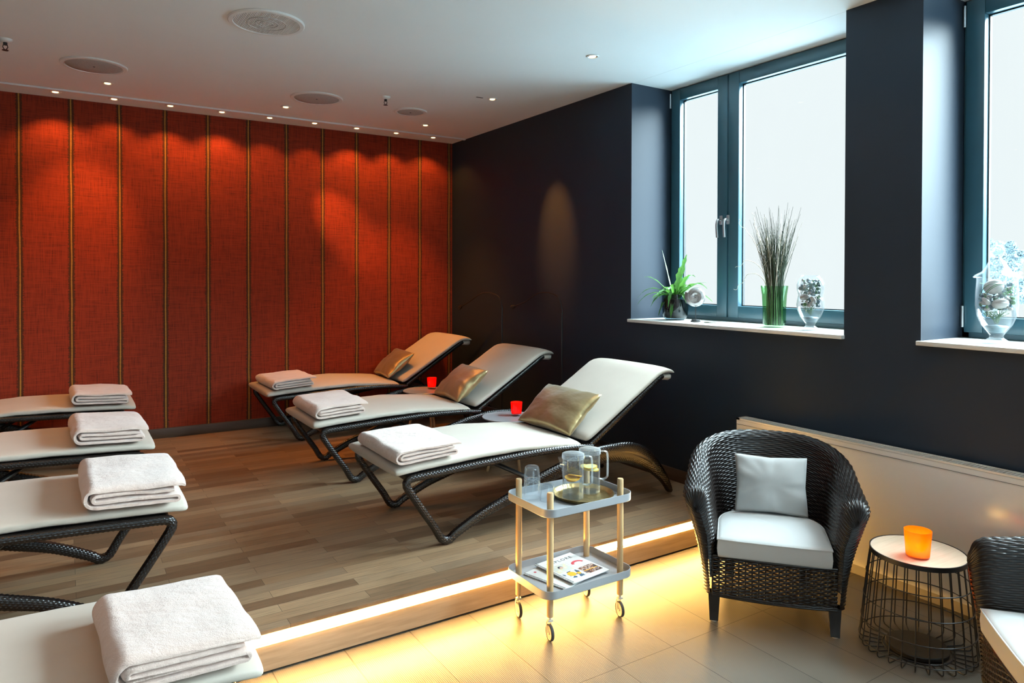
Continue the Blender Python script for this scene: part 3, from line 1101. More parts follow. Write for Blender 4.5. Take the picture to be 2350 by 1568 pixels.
proto = make_lounger()
GL = 'wicker sun loungers with cream mattresses'
LN = [  # x0, yc, z, rot, label
    (1.400, 3.613, PL, 0, 'wicker lounger nearest the drinks trolley, with a satin cushion and a folded blanket'),
    (1.385, 4.925, PL, 0, 'middle lounger of the three facing loungers with gold cushions, between two round tables'),
    (1.425, 6.345, PL, 0, 'orange-lit lounger with gold cushion along the red wall in the corner by the dark wall'),
    (0.452, 3.615, PL, pi, 'lounger in the left row standing on the platform nearest its lit front edge'),
    (0.452, 4.875, PL, pi, 'lounger in the left row second from the red wall, foot end with folded blanket'),
    (0.466, 6.325, PL, pi, 'lounger in the left row directly against the red wall, warm lit'),
    (0.498, 2.468, 0.0, pi, 'nearest lounger, on the tiled floor below the platform, with the biggest blanket'),
]
for i, (x, y, z, rz, lb) in enumerate(LN):
    o = proto if i == 0 else copy_tree(proto)
    o.location = (x, y, z)
    o.rotation_euler = (0, 0, rz)
    tag(o, lb, 'sun lounger', GL)


# ------------------------------------------------------------------ folded blankets
def make_towel(W, D, Hh, seed):
    """Fleece folded in four layers; fold rounded on -x, open on +x."""
    t = Hh / 4
    h = t * 0.5
    y_ = lambda k: h + k * t
    R = 1.5 * t
    path = []

    def arc(cx, cz, r, a0, a1, k=8):
        for i in range(k + 1):
            a = rad(a0 + (a1 - a0) * i / k)
            path.append((cx + r * cos(a), cz + r * sin(a)))

    def line(x0, x1, z, k=10, z1=None):
        for i in range(k + 1):
            path.append((x0 + (x1 - x0) * i / k, z + ((z1 if z1 is not None else z) - z) * i / k))
    # top layer from the open side, outer fold, bottom layer, small fold, inner layers
    path.append((W - 0.006, y_(2.80)))
    path.append((W - 0.011, y_(2.88)))
    line(W - 0.02, R + 0.01, y_(2.97), 12)
    arc(R, y_(1.5), R, 90, 270, 12)
    line(R + 0.01, W - 0.045, y_(0), 12)
    arc(W - 0.045 + 0.002, y_(0.5), t * 0.5, -90, 90, 6)
    line(W - 0.06, t * 1.1 + 0.012, y_(1.0), 10)
    arc(t * 1.1 + 0.012, y_(1.5), t * 0.5, 270, 90, 6)
    line(t * 1.1 + 0.03, W - 0.05, y_(2.0), 10)
    # remove near duplicates
    pp = [path[0]]
    for q in path[1:]:
        if math.hypot(q[0] - pp[-1][0], q[1] - pp[-1][1]) > 0.0035:
            pp.append(q)
    n_ = len(pp)
    NY = 26
    rings = []
    th = t * 0.475
    for iy in range(NY + 1):
        v = iy / NY
        yy = -D / 2 + D * v
        dome = 1.0 - 0.10 * (abs(v - 0.5) * 2) ** 4
        left, right = [], []
        for i, q in enumerate(pp):
            a, b = pp[max(0, i - 1)], pp[min(n_ - 1, i + 1)]
            dx, dz = b[0] - a[0], b[1] - a[1]
            L = math.hypot(dx, dz) + 1e-9
            nx, nz = -dz / L, dx / L
            e_ = th
            if iy in (0, NY):
                e_ = th * 0.45
            elif iy in (1, NY - 1):
                e_ = th * 0.86
            if i in (0, n_ - 1):
                e_ *= 0.62
            if i in (1, n_ - 2):
                e_ *= 0.92
            lw = q[1] / Hh
            wob = 0.010 * fbm(q[0] * 4 + seed, yy * 4, lw * 1.5, 1.6) * lw
            wob += 0.0016 * fbm(q[0] + seed, yy, q[1], 40)
            inset = 0.010 * fbm(i * 0.11 + seed, v * 2, 3.3, 1.3) * lw
            sx_ = 0.012 * fbm(yy * 6 + seed, lw * 2, 7.7) * lw
            y2 = yy + (inset if iy in (0, 1, NY - 1, NY) else inset * 0.6)
            sag = -0.010 * lw * max(0, (q[0] - W * 0.80) / (W * 0.2)) * (0.6 + 0.6 * fbm(yy * 5 + seed, 1, 1))
            z0 = max(0.0, q[1]) * dome + wob + sag
            left.append((q[0] + sx_ + nx * e_, y2, max(0.0008, z0 + nz * e_)))
            right.append((q[0] + sx_ - nx * e_, y2, max(0.0008, z0 - nz * e_)))
        rings.append(left + right[::-1])
    return MB().rings(rings, True, (True, True))


TW = [  # lounger index, x0(local to foot, world), ymid, width, depth, height
    (0, 1.410, 3.535, .372, .56, .080, 0.0, 'thick folded pale blanket on the foot of the lounger by the trolley'),
    (1, 1.415, 4.880, .365, .58, .092, -.02, 'folded pale blanket on the foot of the middle lounger between the round tables'),
    (2, 1.470, 6.260, .372, .56, .085, .02, 'folded blanket in orange light on the lounger along the red wall'),
    (3, 0.066, 3.525, .372, .60, .098, .01, 'folded pale blanket on the left row lounger nearest the platform edge'),
    (4, 0.040, 4.800, .370, .58, .100, .03, 'folded pale blanket on the left row lounger second from the red wall'),
    (5, 0.050, 6.220, .385, .56, .092, .02, 'folded pinkish blanket on the left row lounger against the red wall'),
    (6, 0.096, 2.350, .378, .50, .100, .05, 'largest folded fleecy blanket on the nearest lounger, over the light strip'),
]
for i, (li, x, y, W_, D_, H_, rz, lb) in enumerate(TW):
    base = LN[li][2]
    z = base + (0.4495 if li < 3 else 0.4705)
    o = make_towel(W_, D_, H_, i * 3.7 + 1).build('folded_blanket', 'fleece', angle=75)
    o.location = (x, y, z)
    slope = 0.054 if li < 3 else -0.054
    o.rotation_euler = (0, -slope, rz)
    tag(o, lb, 'blanket', 'folded blankets on the loungers')


# ------------------------------------------------------------------ cushions
def make_pillow(w_, h_, t_, seed, nu=40, nv=28, pinch=0.06, wr=0.006):
    mb = MB()

    def pt(u, v, side):
        # u,v in -1..1
        px = u * w_ / 2 * (1 - pinch * (1 - v * v) * 0 - pinch * (1 - abs(v)) * abs(u) ** 6 * 1.0)
        py = v * h_ / 2 * (1 - pinch * (1 - abs(u)) * abs(v) ** 6 * 1.2)
        k = max(0.0, (1 - u ** 2)) ** 0.42 * max(0.0, (1 - v ** 2)) ** 0.42
        edge = max(abs(u), abs(v))
        rad_w = wr * (fbm(math.atan2(v, u) * 3.1 + seed, seed, side) * edge ** 2 * 1.8 + fbm(u * 2 + seed, v * 2, side * 4.0) * 0.9)
        z = side * (t_ / 2 * k + (rad_w if k > 0.02 else 0) * min(1, k * 3))
        z += wr * 0.8 * fbm(u * 1.5, v * 1.5, seed + 9)
        return (px, py, z)
    for side in (1, -1):
        P = [[pt(-1 + 2 * i / nu, -1 + 2 * j / nv, side) for j in range(nv + 1)] for i in range(nu + 1)]
        mb.grid(P, flip=(side < 0))
    bmesh_merge(mb)
    return mb


def bmesh_merge(mb):
    key, remap, nv = {}, [], []
    for p in mb.v:
        k = (round(p[0], 5), round(p[1], 5), round(p[2], 5))
        if k not in key:
            key[k] = len(nv)
            nv.append(p)
        remap.append(key[k])
    mb.v = nv
    mb.f = [tuple(remap[i] for i in f) for f in mb.f]


def place_pillow(name, mat, w_, h_, t_, seed, loc, xaxis, yaxis, label, group, seam=True):
    o = make_pillow(w_, h_, t_, seed).build(name, mat, angle=180)
    X = Vector(xaxis).normalized()
    Z = X.cross(Vector(yaxis)).normalized()
    Y = Z.cross(X)
    m = Matrix((X, Y, Z)).transposed().to_4x4()
    m.translation = Vector(loc)
    o.matrix_world = m
    tag(o, label, 'cushion', group)
    return o


GC = 'gold satin cushions on the loungers'
sl_ = math.atan2(.318, .53)
up_b = Vector((cos(sl_), 0, sin(sl_)))
nrm_b = Vector((-sin(sl_), 0, cos(sl_)))
for (li, off, dy, seed, tilt, lb) in ((0, 0.086, -0.005, 2.0, 0.03, 'pale gold satin cushion on the lounger nearest the drinks trolley'),
                                      (1, 0.092, -0.02, 5.0, -0.10, 'gold satin cushion on the middle lounger beside the red candle glass'),
                                      (2, 0.092, -0.01, 8.0, -0.10, 'bronze looking satin cushion on the lounger along the red wall')):
    x0, yc, z0 = LN[li][0], LN[li][1], LN[li][2]
    c = Vector((x0 + 1.245, yc + dy, z0 + .440)) + up_b * off + nrm_b * 0.094
    xa = Vector((tilt, -1, 0))
    place_pillow('satin_cushion', 'gold_satin', 0.54 if li == 0 else 0.50, 0.34, 0.125, seed, c, xa, up_b * 0.94 + nrm_b * 0.17, lb, GC)


# ------------------------------------------------------------------ small round tables, candle glasses
def make_side_table():
    root = empty('side_table')
    MB().lathe([(0, .387), (.188, .387), (.195, .391), (.195, .396), (.192, .398), (.186, .3955), (0, .395)], 48).build('table_top', 'table_grey', root)
    for k in range(3):
        a = 2 * pi * k / 3 + 0.5
        MB().tube([(.075 * cos(a), .075 * sin(a), .388), (.155 * cos(a), .155 * sin(a), 0.0)], [.0125, .010], 12).build('leg', 'beech', root)
    MB().lathe([(0, .374), (.09, .374), (.09, .387), (0, .387)], 24).build('leg_plate', 'black_metal', root)
    return root


tb = make_side_table()
tb.location = (2.712, 4.262, PL)
tag(tb, 'round grey side table with candle between the two nearer loungers of the right row', 'side table', 'round grey side tables')
tb2 = copy_tree(tb)
tb2.location = (2.708, 5.645, PL)
tag(tb2, 'round grey side table with candle behind the middle lounger, near the red wall', 'side table', 'round grey side tables')


def candle_glass(name, loc, rt_, rb, h_, mat, label, energy, slant=0.0, clear_base=True, col=(1, .45, .12)):
    root = empty(name, loc)
    b = 0.016 if clear_base else 0.008
    th = 0.003
    MB().lathe([(0, b), (rb, b), (rb + (rt_ - rb) * .3, h_ * .35), (rt_, h_), (rt_ - th, h_), (rb - th, b + 0.003), (0, b + 0.003)], 36).build('glass', mat, root)
    if clear_base:
        MB().lathe([(0, 0), (rb * .94, 0), (rb, 0.004), (rb, b - .0005), (0, b - .0005)], 32).build('clear_base', 'clear_glass', root)
    else:
        MB().lathe([(0, 0), (rb * .96, 0), (rb, 0.003), (rb, b - .0005), (0, b - .0005)], 32).build('clear_base', 'clear_glass', root)
    MB().lathe([(0, b + .004), (rb * .6, b + .004), (rb * .6, b + 0.018), (0, b + .018)], 20).build('candle', 'wax', root)
    MB().lathe([(0, b + .022), (.004, b + .026), (.0045, b + .032), (.002, b + .041), (0, b + .047)], 10).build('flame', 'flame', root)
    l = bpy.data.lights.new('candle_light', 'POINT')
    l.energy = energy
    l.color = col
    l.shadow_soft_size = 0.008
    lo = bpy.data.objects.new('candle_light', l)
    COL.objects.link(lo)
    lo.parent = root
    lo.location = (0, 0, b + 0.05)
    tag(root, label, 'candle holder')
    return root


candle_glass('candle_glass', (2.775, 4.262, PL + .3957), .043, .036, .100, 'red_glass', 'lit red candle glass on the round table between the two nearer loungers', 0.40)
candle_glass('candle_glass', (2.800, 5.70, PL + .3957), .043, .036, .100, 'red_glass', 'lit red candle glass on the round table near the red wall', 0.40)


# ------------------------------------------------------------------ gooseneck reading lamps
def reading_lamp(x, y, hx, hy, hz, top, label):
    root = empty('reading_lamp', (x, y, PL))
    MB().lathe([(0, 0), (.085, 0), (.088, .006), (.02, .016), (.012, .03), (0, .03)], 28).build('base', 'black_metal', root)
    dx, dy = hx - x, hy - y
    zt = top - PL
    MB().tube([(0, 0, .02), (0, 0, zt - .20)], .0075, 10).build('pole', 'black_metal', root)
    pts = spline([(0, 0, zt - .21), (0.0, 0, zt - .12), (dx * .06, dy * .08, zt - .035), (dx * .25, dy * .28, zt), (dx * .48, dy * .5, zt - .012), (dx * .75, dy * .76, zt - .085), (dx, dy, hz - PL)], 8)
    MB().tube(pts, .0055, 8).build('gooseneck', 'black_metal', root)
    d = Vector(pts[-1]) - Vector(pts[-3])
    d.normalize()
    e = Vector(pts[-1])
    hd = MB().tube([e - d * .008, e + d * .012, e + d * .030, e + d * .036], [.009, .016, .019, .0185], 16)
    hd.build('lamp_head', 'black_metal', root)
    MB().tube([e + d * .0363, e + d * .0375], .014, 14).build('lens', 'white_plastic', root)
    tag(root, label, 'floor lamp', 'slim black reading lamps')


reading_lamp(3.46, 5.567, 3.40, 6.25, 1.275, 1.425, 'slim black gooseneck reading lamp nearest the red wall')
reading_lamp(3.46, 4.632, 3.40, 5.26, 1.315, 1.445, 'slim black gooseneck reading lamp behind the middle lounger, nearer the window')

# ------------------------------------------------------------------ drinks trolley
CX, CYY = 1.975, 2.580
ct = empty('drinks_trolley', (CX, CYY, 0))


def rr(w_, d_, r_, z, k=6):
    P = []
    for sx, sy, a0 in ((1, 1, 0), (-1, 1, 90), (-1, -1, 180), (1, -1, 270)):
        for i in range(k + 1):
            a = rad(a0 + 90 * i / k)
            P.append((sx * (w_ / 2 - r_) + r_ * cos(a), sy * (d_ / 2 - r_) + r_ * sin(a), z))
    return P


def tray(z):
    w_, d_, r_ = .500, .350, .055
    mb = MB()
    R = [rr(w_ - .006, d_ - .006, r_ - .003, z), rr(w_, d_, r_, z + .003), rr(w_, d_, r_, z + .036), rr(w_ - .004, d_ - .004, r_ - .002, z + .0365), rr(w_ - .006, d_ - .006, r_ - .003, z + .036), rr(w_ - .007, d_ - .007, r_ - .003, z + .005), rr(w_ - .012, d_ - .012, r_ - .006, z + .0035)]
    return mb.rings(R, True, (True, True))


ZT, ZLO = .549, .197
tray(ZT).build('upper_tray', 'tray_lacquer', ct)
tray(ZLO).build('lower_tray', 'tray_lacquer', ct)
for sx in (-1, 1):
    for sy in (-1, 1):
        px, py = sx * .2, sy * .124
        p = MB().lathe([(0, .104), (.0125, .104), (.0145, .106), (.0145, .640), (.0125, .645), (0, .645)], 18, c=(px, py, 0)).build('pole', 'beech', ct)
        cs = MB()
        cs.tube([(px, py, .106), (px, py, .088)], .006, 10)
        sw = 0.010
        # single curved fork on one side
        for oy in (-.010, .010):
            pts = spline([(px - .001, py + oy, .088), (px - .012, py + oy, .075), (px - .014, py + oy, .055), (px - .002, py + oy, .036)], 5)
            cs.tube(pts, [(.0045, .002)] * len(pts), 8)
        cs.box((px - .010, py - .012, .084), (px + .010, py + .012, .092), .002)
        def turn(mb_):
            ca_, sa_ = cos(rad(-103)), sin(rad(-103))
            mb_.v = [(px + (q[0] - px) * ca_ - (q[1] - py) * sa_, py + (q[0] - px) * sa_ + (q[1] - py) * ca_, q[2]) for q in mb_.v]
        turn(cs)
        c_o = cs.build('caster', 'wheel_plastic', p)
        wl = MB()
        prof = [(-.0065, .034), (-.0065, .028), (-.004, .026), (-.004, .008), (-.006, .006), (-.006, 0)]
        rings = []
        for (o_, r_) in [(-.0075, .001), (-.0075, .008), (-.004, .010), (-.004, .028), (-.0065, .030), (.0065, .030), (.004, .028), (.004, .010), (.0075, .008), (.0075, .001)]:
            rings.append([(px + r_ * cos(2 * pi * j / 28), py + o_, .036 + r_ * sin(2 * pi * j / 28)) for j in range(28)])
        wl.rings(rings)
        turn(wl)
        wl.build('wheel', 'wheel_plastic', p)
        ty = MB()
        rings = []
        for (o_, r_) in [(-.0066, .030), (-.0068, .034), (-.004, .0358), (.004, .0358), (.0068, .034), (.0066, .030)]:
            rings.append([(px + r_ * cos(2 * pi * j / 28), py + o_, .036 + r_ * sin(2 * pi * j / 28)) for j in range(28)])
        ty.rings(rings, True, (False, False))
        turn(ty)
        ty.build('tyre', 'rubber', p)
tag(ct, 'two tier grey drinks trolley on wheels with wooden poles', 'trolley')
ZTT = ZT + .0037

# brass tray and jugs
bt = empty('brass_tray', (2.050, 2.574, ZTT + 0.0003))
MB().lathe([(0, 0), (.118, 0), (.135, .004), (.142, .016), (.145, .017), (.144, .019), (.139, .018), (.130, .007), (.115, .003), (0, .003)], 64).build('dish', 'brass', bt)
tag(bt, 'round hammered brass tray under the water jugs on the trolley', 'tray')


def jug(loc, ang, level, citrus, label):
    root = empty('water_jug', loc, ang)
    R_, HH, t_ = .049, .203, .0025
    MB().lathe([(0, 0), (R_ - .003, 0), (R_, .003), (R_, HH), (R_ - t_, HH), (R_ - t_, .006), (0, .006)], 40).build('jug_body', 'clear_glass', root)
    # lid
    MB().lathe([(0, HH + .006), (R_ * .35, HH + .008), (R_ * .95, HH + .004), (R_ + .002, HH + .002), (R_ + .002, HH - .018), (R_ + .0005, HH - .019)], 40).build('lid', 'acrylic', root)
    rg = MB()
    for dz in (.006, .012, .018):
        rg.tube([((R_ + .0022) * cos(t * pi / 18), (R_ + .0022) * sin(t * pi / 18), HH - dz) for t in range(36)], .0009, 6, loop=True)
    rg.build('lid_rings', 'acrylic', root)
    # spout
    sp_ = MB()
    rows = []
    for z, o_, hw in ((.105, .0005, .003), (.135, .006, .010), (.165, .014, .015), (.192, .024, .018)):
        rows.append([(-(R_ - .002), -hw, z), (-(R_ + o_), 0, z), (-(R_ - .002), hw, z)])
    sp_.grid(rows)
    sp_.build('spout', 'clear_glass', root, recalc=False)
    hp = spline([(R_ - .001, 0, HH - .012), (R_ + .028, 0, HH - .012), (R_ + .040, 0, HH - .030), (R_ + .041, 0, HH - .115), (R_ + .037, 0, HH - .137), (R_ + .018, 0, HH - .145), (R_ - .001, 0, HH - .141)], 6)
    MB().tube(hp, [(.0035, .007)] * len(hp), 10).build('handle', 'acrylic', root)
    MB().lathe([(0, .0065), (R_ - t_ - .0004, .0065), (R_ - t_ - .0004, level), (0, level)], 36).build('water', 'water', root)
    for k, (ox, oy, oz, tx, ty) in enumerate(citrus['at']):
        sl = MB()
        rings = [[(r_ * cos(2 * pi * j / 24), r_ * sin(2 * pi * j / 24), z) for j in range(24)] for r_, z in ((.0285, -.002), (.0285, .002))]
        sl.rings(rings)
        o = sl.build('citrus_slice', citrus['flesh'], root)
        o.location = (ox, oy, level + oz)
        o.rotation_euler = (tx, ty, 0)
        rn = MB()
        rings = [[(r_ * cos(2 * pi * j / 24), r_ * sin(2 * pi * j / 24), z) for j in range(24)] for r_, z in ((.0286, -.0022), (.0325, -.0018), (.0325, .0018), (.0286, .0022))]
        rn.rings(rings, True, (False, False), loop=True)
        rn.build('rind', citrus['rind'], o)
    tag(root, label, 'jug', 'lidded water jugs')


ang_v = math.atan2(-rgt.y, -rgt.x) + pi
jug((1.987, 2.570, ZTT + .0036), -0.45, .098, dict(flesh='lemon_flesh', rind='lemon_rind', at=[(-.008, -.008, -.003, .16, .05), (.010, .006, .004, -.22, .16), (.002, .010, -.012, .12, -.2)]), 'front clear water jug with orange slices on the brass tray')
jug((2.108, 2.598, ZTT + .0036), -0.35, .118, dict(flesh='lime_flesh', rind='lemon_flesh', at=[(.004, .0, .003, .05, -.08), (-.010, .012, -.004, .2, .15), (.010, -.010, -.006, .1, .1)]), 'rear clear water jug with pale lemon slices and handle turned to the armchair')


def tumbler_mb():
    R0, R1, h_ = .031, .0385, .088      # upside down: wide rim at the bottom
    mb = MB()
    rings = []
    seg = 40
    for r_, z, fl in ((R1, 0, 0), (R1, .006, 0), (R1 - .001, .030, .2), (R0 + .003, .060, 1), (R0 + .001, .078, 1), (R0 - .001, .086, .4), (R0 - .004, .088, 0), (0.0005, .088, 0)):
        rings.append([((r_ + .0012 * fl * cos(10 * 2 * pi * j / seg)) * cos(2 * pi * j / seg), (r_ + .0012 * fl * cos(10 * 2 * pi * j / seg)) * sin(2 * pi * j / seg), z) for j in range(seg)])
    for r_, z in ((.0005, .079), (R0 - .006, .079), (R0 - .002, .070), (R1 - .003, .02), (R1 - .0025, 0)):
        rings.append([(r_ * cos(2 * pi * j / seg), r_ * sin(2 * pi * j / seg), z) for j in range(seg)])
    mb.rings(rings, True, (False, False), loop=True)
    return mb


tm = tumbler_mb().build('tumbler', 'clear_glass')
tm.location = (1.836, 2.686, ZTT + .0003)
tag(tm, 'lower of two upside down tumblers stacked on the trolley beside a wooden pole', 'glass', 'upside down tumblers')
t2 = tm.copy()
COL.objects.link(t2)
t2.location = (1.836, 2.686, ZTT + .0003 + .058)
tag(t2, 'upper of two upside down tumblers stacked on the trolley', 'glass', 'upside down tumblers')
t3 = tm.copy()
COL.objects.link(t3)
t3.location = (1.872, 2.614, ZTT + .0003)
t3.scale = (.9, .9, .86)
tag(t3, 'single upside down tumbler between the stacked pair and the brass tray', 'glass', 'upside down tumblers')


# spiral brochures on the lower tray
def pic_mat(name, cols, scale=30, warp=4):
    n = N(name)
    v = n.coord('Object')
    t = n.noise(v, scale, 2)
    n.set(Base_Color=n.ramp(t, cols, 'CONSTANT'), Roughness=.35)
    MAT[name] = n.m


pic_mat('print_portrait', [(0, (.60, .62, .58)), (.52, (.72, .66, .45)), (.6, (.66, .68, .66))], 34)
pic_mat('print_flowers', [(0, (.70, .72, .72)), (.6, (.66, .69, .70))], 20)
pic_mat('print_table', [(0, (.06, .045, .05)), (.45, (.30, .12, .06)), (.52, (.55, .50, .47)), (.60, (.10, .05, .04))], 44)
pic_mat('print_fruit', [(0, (.05, .10, .16)), (.42, (.62, .64, .64)), (.55, (.70, .70, .68))], 26)
plain('print_orange', (.85, .42, .04), .4)
plain('print_red', (.62, .08, .10), .4, var=.5, nscale=180)
plain('print_hair', (.03, .03, .04), .4)
plain('print_skin', (.72, .50, .40), .4)


def brochure(loc, rz, w_, h_, label, cover):
    root = empty('spiral_brochure', loc, rz)
    MB().box((-w_ / 2, -h_ / 2, 0), (w_ / 2, h_ / 2, .004), .0006, 1).build('pages', 'paper', root)
    sp_ = MB()
    k = 38
    for i in range(k):
        y = -h_ / 2 + .006 + (h_ - .012) * i / (k - 1)
        sp_.tube([(-w_ / 2 + .003 + .0052 * cos(a), y, .0048 + .0046 * sin(a)) for a in [2 * pi * q / 9 for q in range(9)]], .0008, 5, loop=True)
    sp_.build('spiral_binding', 'black_metal', root)
    zc = .0043
    if cover:
        tx = bpy.data.curves.new('title_lettering', 'FONT')
        tx.body = 'EXPLORE'
        tx.size = .030
        tx.space_character = 1.35
        tx.align_x = 'CENTER'
        tx.extrude = .0001
        tmp = bpy.data.objects.new('title_curve', tx)
        COL.objects.link(tmp)
        tme = bpy.data.meshes.new_from_object(tmp)
        bpy.data.objects.remove(tmp)
        tme.materials.clear()
        tme.materials.append(MAT['ink'])
        to = bpy.data.objects.new('title_lettering', tme)
        COL.objects.link(to)
        to.parent = root
        to.location = (0.005, h_ / 2 - .052, zc + .0002)
        g = .004
        x0, x1 = -w_ / 2 + .022, w_ / 2 - .012
        y1, y0 = h_ / 2 - .075, -h_ / 2 + .030
        xm, ym = (x0 + x1) / 2, (y0 + y1) / 2
        cells = {'print_portrait': (x0, ym + g, xm - g, y1), 'print_flowers': (xm + g, ym + g, x1, y1), 'print_fruit': (x0, y0, xm - g, ym - g), 'print_table': (xm + g, y0, x1, ym - g)}
        for m_, (a, b, c_, d_) in cells.items():
            o = MB().box((a, b, zc), (c_, d_, zc + .0003)).build('cover_picture', m_, root, smooth=False)
            cx_, cy_ = (a + c_) / 2, (b + d_) / 2
            zz = zc + .0004
            if m_ == 'print_portrait':
                MB().lathe([(0, zz), (.014, zz), (.014, zz + .0002), (0, zz + .0002)], 20, c=(cx_, cy_ + .008, 0)).build('printed_hair', 'print_hair', o)
                MB().lathe([(0, zz + .0003), (.0095, zz + .0003), (.0095, zz + .0005), (0, zz + .0005)], 20, c=(cx_ + .002, cy_ + .003, 0)).build('printed_face', 'print_skin', o)
            elif m_ == 'print_flowers':
                pts = [(cx_ + .030 * cos(a_), cy_ - .004 + .022 * sin(a_), zz + .0003) for a_ in [pi * q / 14 for q in range(15)]]
                MB().tube(pts, [(.0004, .0075)] * 15, 8).build('printed_garland', 'print_red', o)
            elif m_ == 'print_fruit':
                MB().lathe([(0, zz), (.022, zz), (.022, zz + .0002), (0, zz + .0002)], 22, c=(cx_ - .006, cy_ + .008, 0)).lathe([(0, zz), (.011, zz), (.011, zz + .0002), (0, zz + .0002)], 18, c=(cx_ + .028, cy_ - .004, 0)).build('printed_orange', 'print_orange', o)
            else:
                MB().box((a + .006, cy_ - .008, zz), (c_ - .006, cy_ - .002, zz + .0002)).build('printed_table', 'print_orange', o, smooth=False)
    else:
        MB().lathe([(0, zc), (.007, zc), (.007, zc + .0003), (0, zc + .0003)], 14, c=(-w_ / 2 + .05, h_ / 2 - .03, 0)).build('printed_dot', 'print_red', root)
    tag(root, label, 'brochure')
    return root


zl = ZLO + .0036
brochure((1.925, 2.598, zl + .0008), rad(16), .215, .245, 'plain white spiral bound brochure lying underneath on the lower trolley tray', False)
brochure((2.008, 2.606, zl + .0113), rad(7), .235, .262, 'spiral bound brochure titled EXPLORE with four cover pictures on the lower tray', True)


# ------------------------------------------------------------------ rattan armchairs
def chair_shell():
    """Closed horseshoe body, woven relief in the mesh itself."""
    # plan curve of the base (x right, y back from the front plane), with outward normals
    plan = []
    a, yb, r = .268, .33, .268
    L1 = yb
    arcL = pi * r
    tot = 2 * L1 + arcL
    NU = 420
    for i in range(NU + 1):
        s = tot * i / NU
        if s < L1:
            p_, nn = (-a, s), (-1, 0)
        elif s < L1 + arcL:
            an = pi - (s - L1) / r
            p_, nn = (r * cos(an), yb + r * sin(an)), (cos(an), sin(an))
        else:
            p_, nn = (a, L1 - (s - L1 - arcL)), (1, 0)
        plan.append((p_, nn, s, s / tot))
    prof_n = 0
    rows = []
    PU, PV = .0275, .0098
    # profile in (outward, height) for a given rim height and rim radius

    def profile(zr, rrad, flare, lean):
        P = []
        b_o, b_i = .032, -.026
        top_c = (flare, zr - rrad)
        # outer wall
        for k in range(14):
            t = k / 13
            z = .122 + (zr - rrad - .122) * t
            o = b_o + (flare + rrad - b_o) * (t ** 1.7)
            P.append((o, z))
        for k in range(1, 12):
            an = pi * k / 12
            P.append((top_c[0] + rrad * cos(an), top_c[1] + rrad * sin(an)))
        for k in range(12):
            t = 1 - k / 11
            z = .20 + (zr - rrad - .20) * t
            o = b_i + (flare - rrad - b_i) * (t ** 1.9)
            P.append((o, z))
        return P
    NV = 480
    HG = []
    out = []
    for (p_, nn, s, f) in plan:
        k = abs(f - .5) * 2            # 0 back, 1 arm front
        sm = lambda e0, e1, x: (lambda t: t * t * (3 - 2 * t))(min(1, max(0, (x - e0) / (e1 - e0))))
        zr = .738 - .128 * sm(.12, .95, k)
        if k > .93:
            zr -= .05 * ((k - .93) / .07) ** 2
        rrad = .040 + .020 * sm(.35, .9, k)
        flare = .068 + .0 * k
        back_lean = .06 * (1 - sm(0, .6, k))
        P = profile(zr, rrad, flare + back_lean, 0)
        # resample evenly
        acc = [0]
        for q, w_ in zip(P, P[1:]):
            acc.append(acc[-1] + math.hypot(w_[0] - q[0], w_[1] - q[1]))
        ts = np.linspace(0, acc[-1], NV + 1)
        os_ = np.interp(ts, acc, [q[0] for q in P])
        zs_ = np.interp(ts, acc, [q[1] for q in P])
        do, dz = np.gradient(os_), np.gradient(zs_)
        L = np.hypot(do, dz)
        no, nz = dz / L, -do / L
        rowf = np.arange(NV + 1) / 4.0
        row = np.floor(rowf)
        prof = np.abs(np.sin(pi * rowf)) ** .75
        ou = .5 + .5 * np.cos(pi * s / PU + pi * row)
        HG.append(.0072 * prof * (.22 + .78 * ou))
        endk = 1.0
        # round the arm fronts: shrink thickness around the wall midline at the very end
        o2 = os_ + 0
        z2 = zs_ + 0
        yshift = 0.0
        # arm front face curves back toward the bottom
        if k > .86:
            e_ = (k - .86) / .14
            mid = np.interp(zs_, [.12, .4, zr], [.003, .02, flare])
            shr = math.sqrt(max(0.0, 1 - e_ ** 2.6))
            o2 = mid + (o2 - mid) * shr
            z2 = np.where(zs_ > zr - rrad, (zr - rrad) + (z2 - (zr - rrad)) * (0.35 + .65 * shr), z2)
        bulge = np.interp(zs_, [.12, .30, .45, .60, .78], [.0, .01, .03, .035, .0]) * (1 if k > .6 else 0) * sm(.6, 1, k)
        px = p_[0] + nn[0] * o2
        py = p_[1] + nn[1] * o2 - bulge
        out.append(np.stack([px, py, z2], 1))
    A = np.array(out)
    du = np.gradient(A, axis=0)
    dv = np.gradient(A, axis=1)
    nr = np.cross(dv, du)
    nr /= np.linalg.norm(nr, axis=-1, keepdims=True) + 1e-9
    mid_u = A.shape[0] // 2
    if nr[mid_u, 20, 1] < 0:
        nr = -nr
    return A + nr * np.array(HG)[..., None]


def grid_fast(A, name, mat, parent):
    nu, nv = A.shape[:2]
    idx = np.arange(nu * nv).reshape(nu, nv)
    f = np.stack([idx[:-1, :-1], idx[1:, :-1], idx[1:, 1:], idx[:-1, 1:]], -1).reshape(-1, 4)
    me = bpy.data.meshes.new(name)
    me.from_pydata(A.reshape(-1, 3).tolist(), [], f.tolist())
    me.materials.append(MAT[mat])
    me.polygons.foreach_set('use_smooth', [True] * len(me.polygons))
    me.update()
    o = bpy.data.objects.new(name, me)
    COL.objects.link(o)
    o.parent = parent
    return o


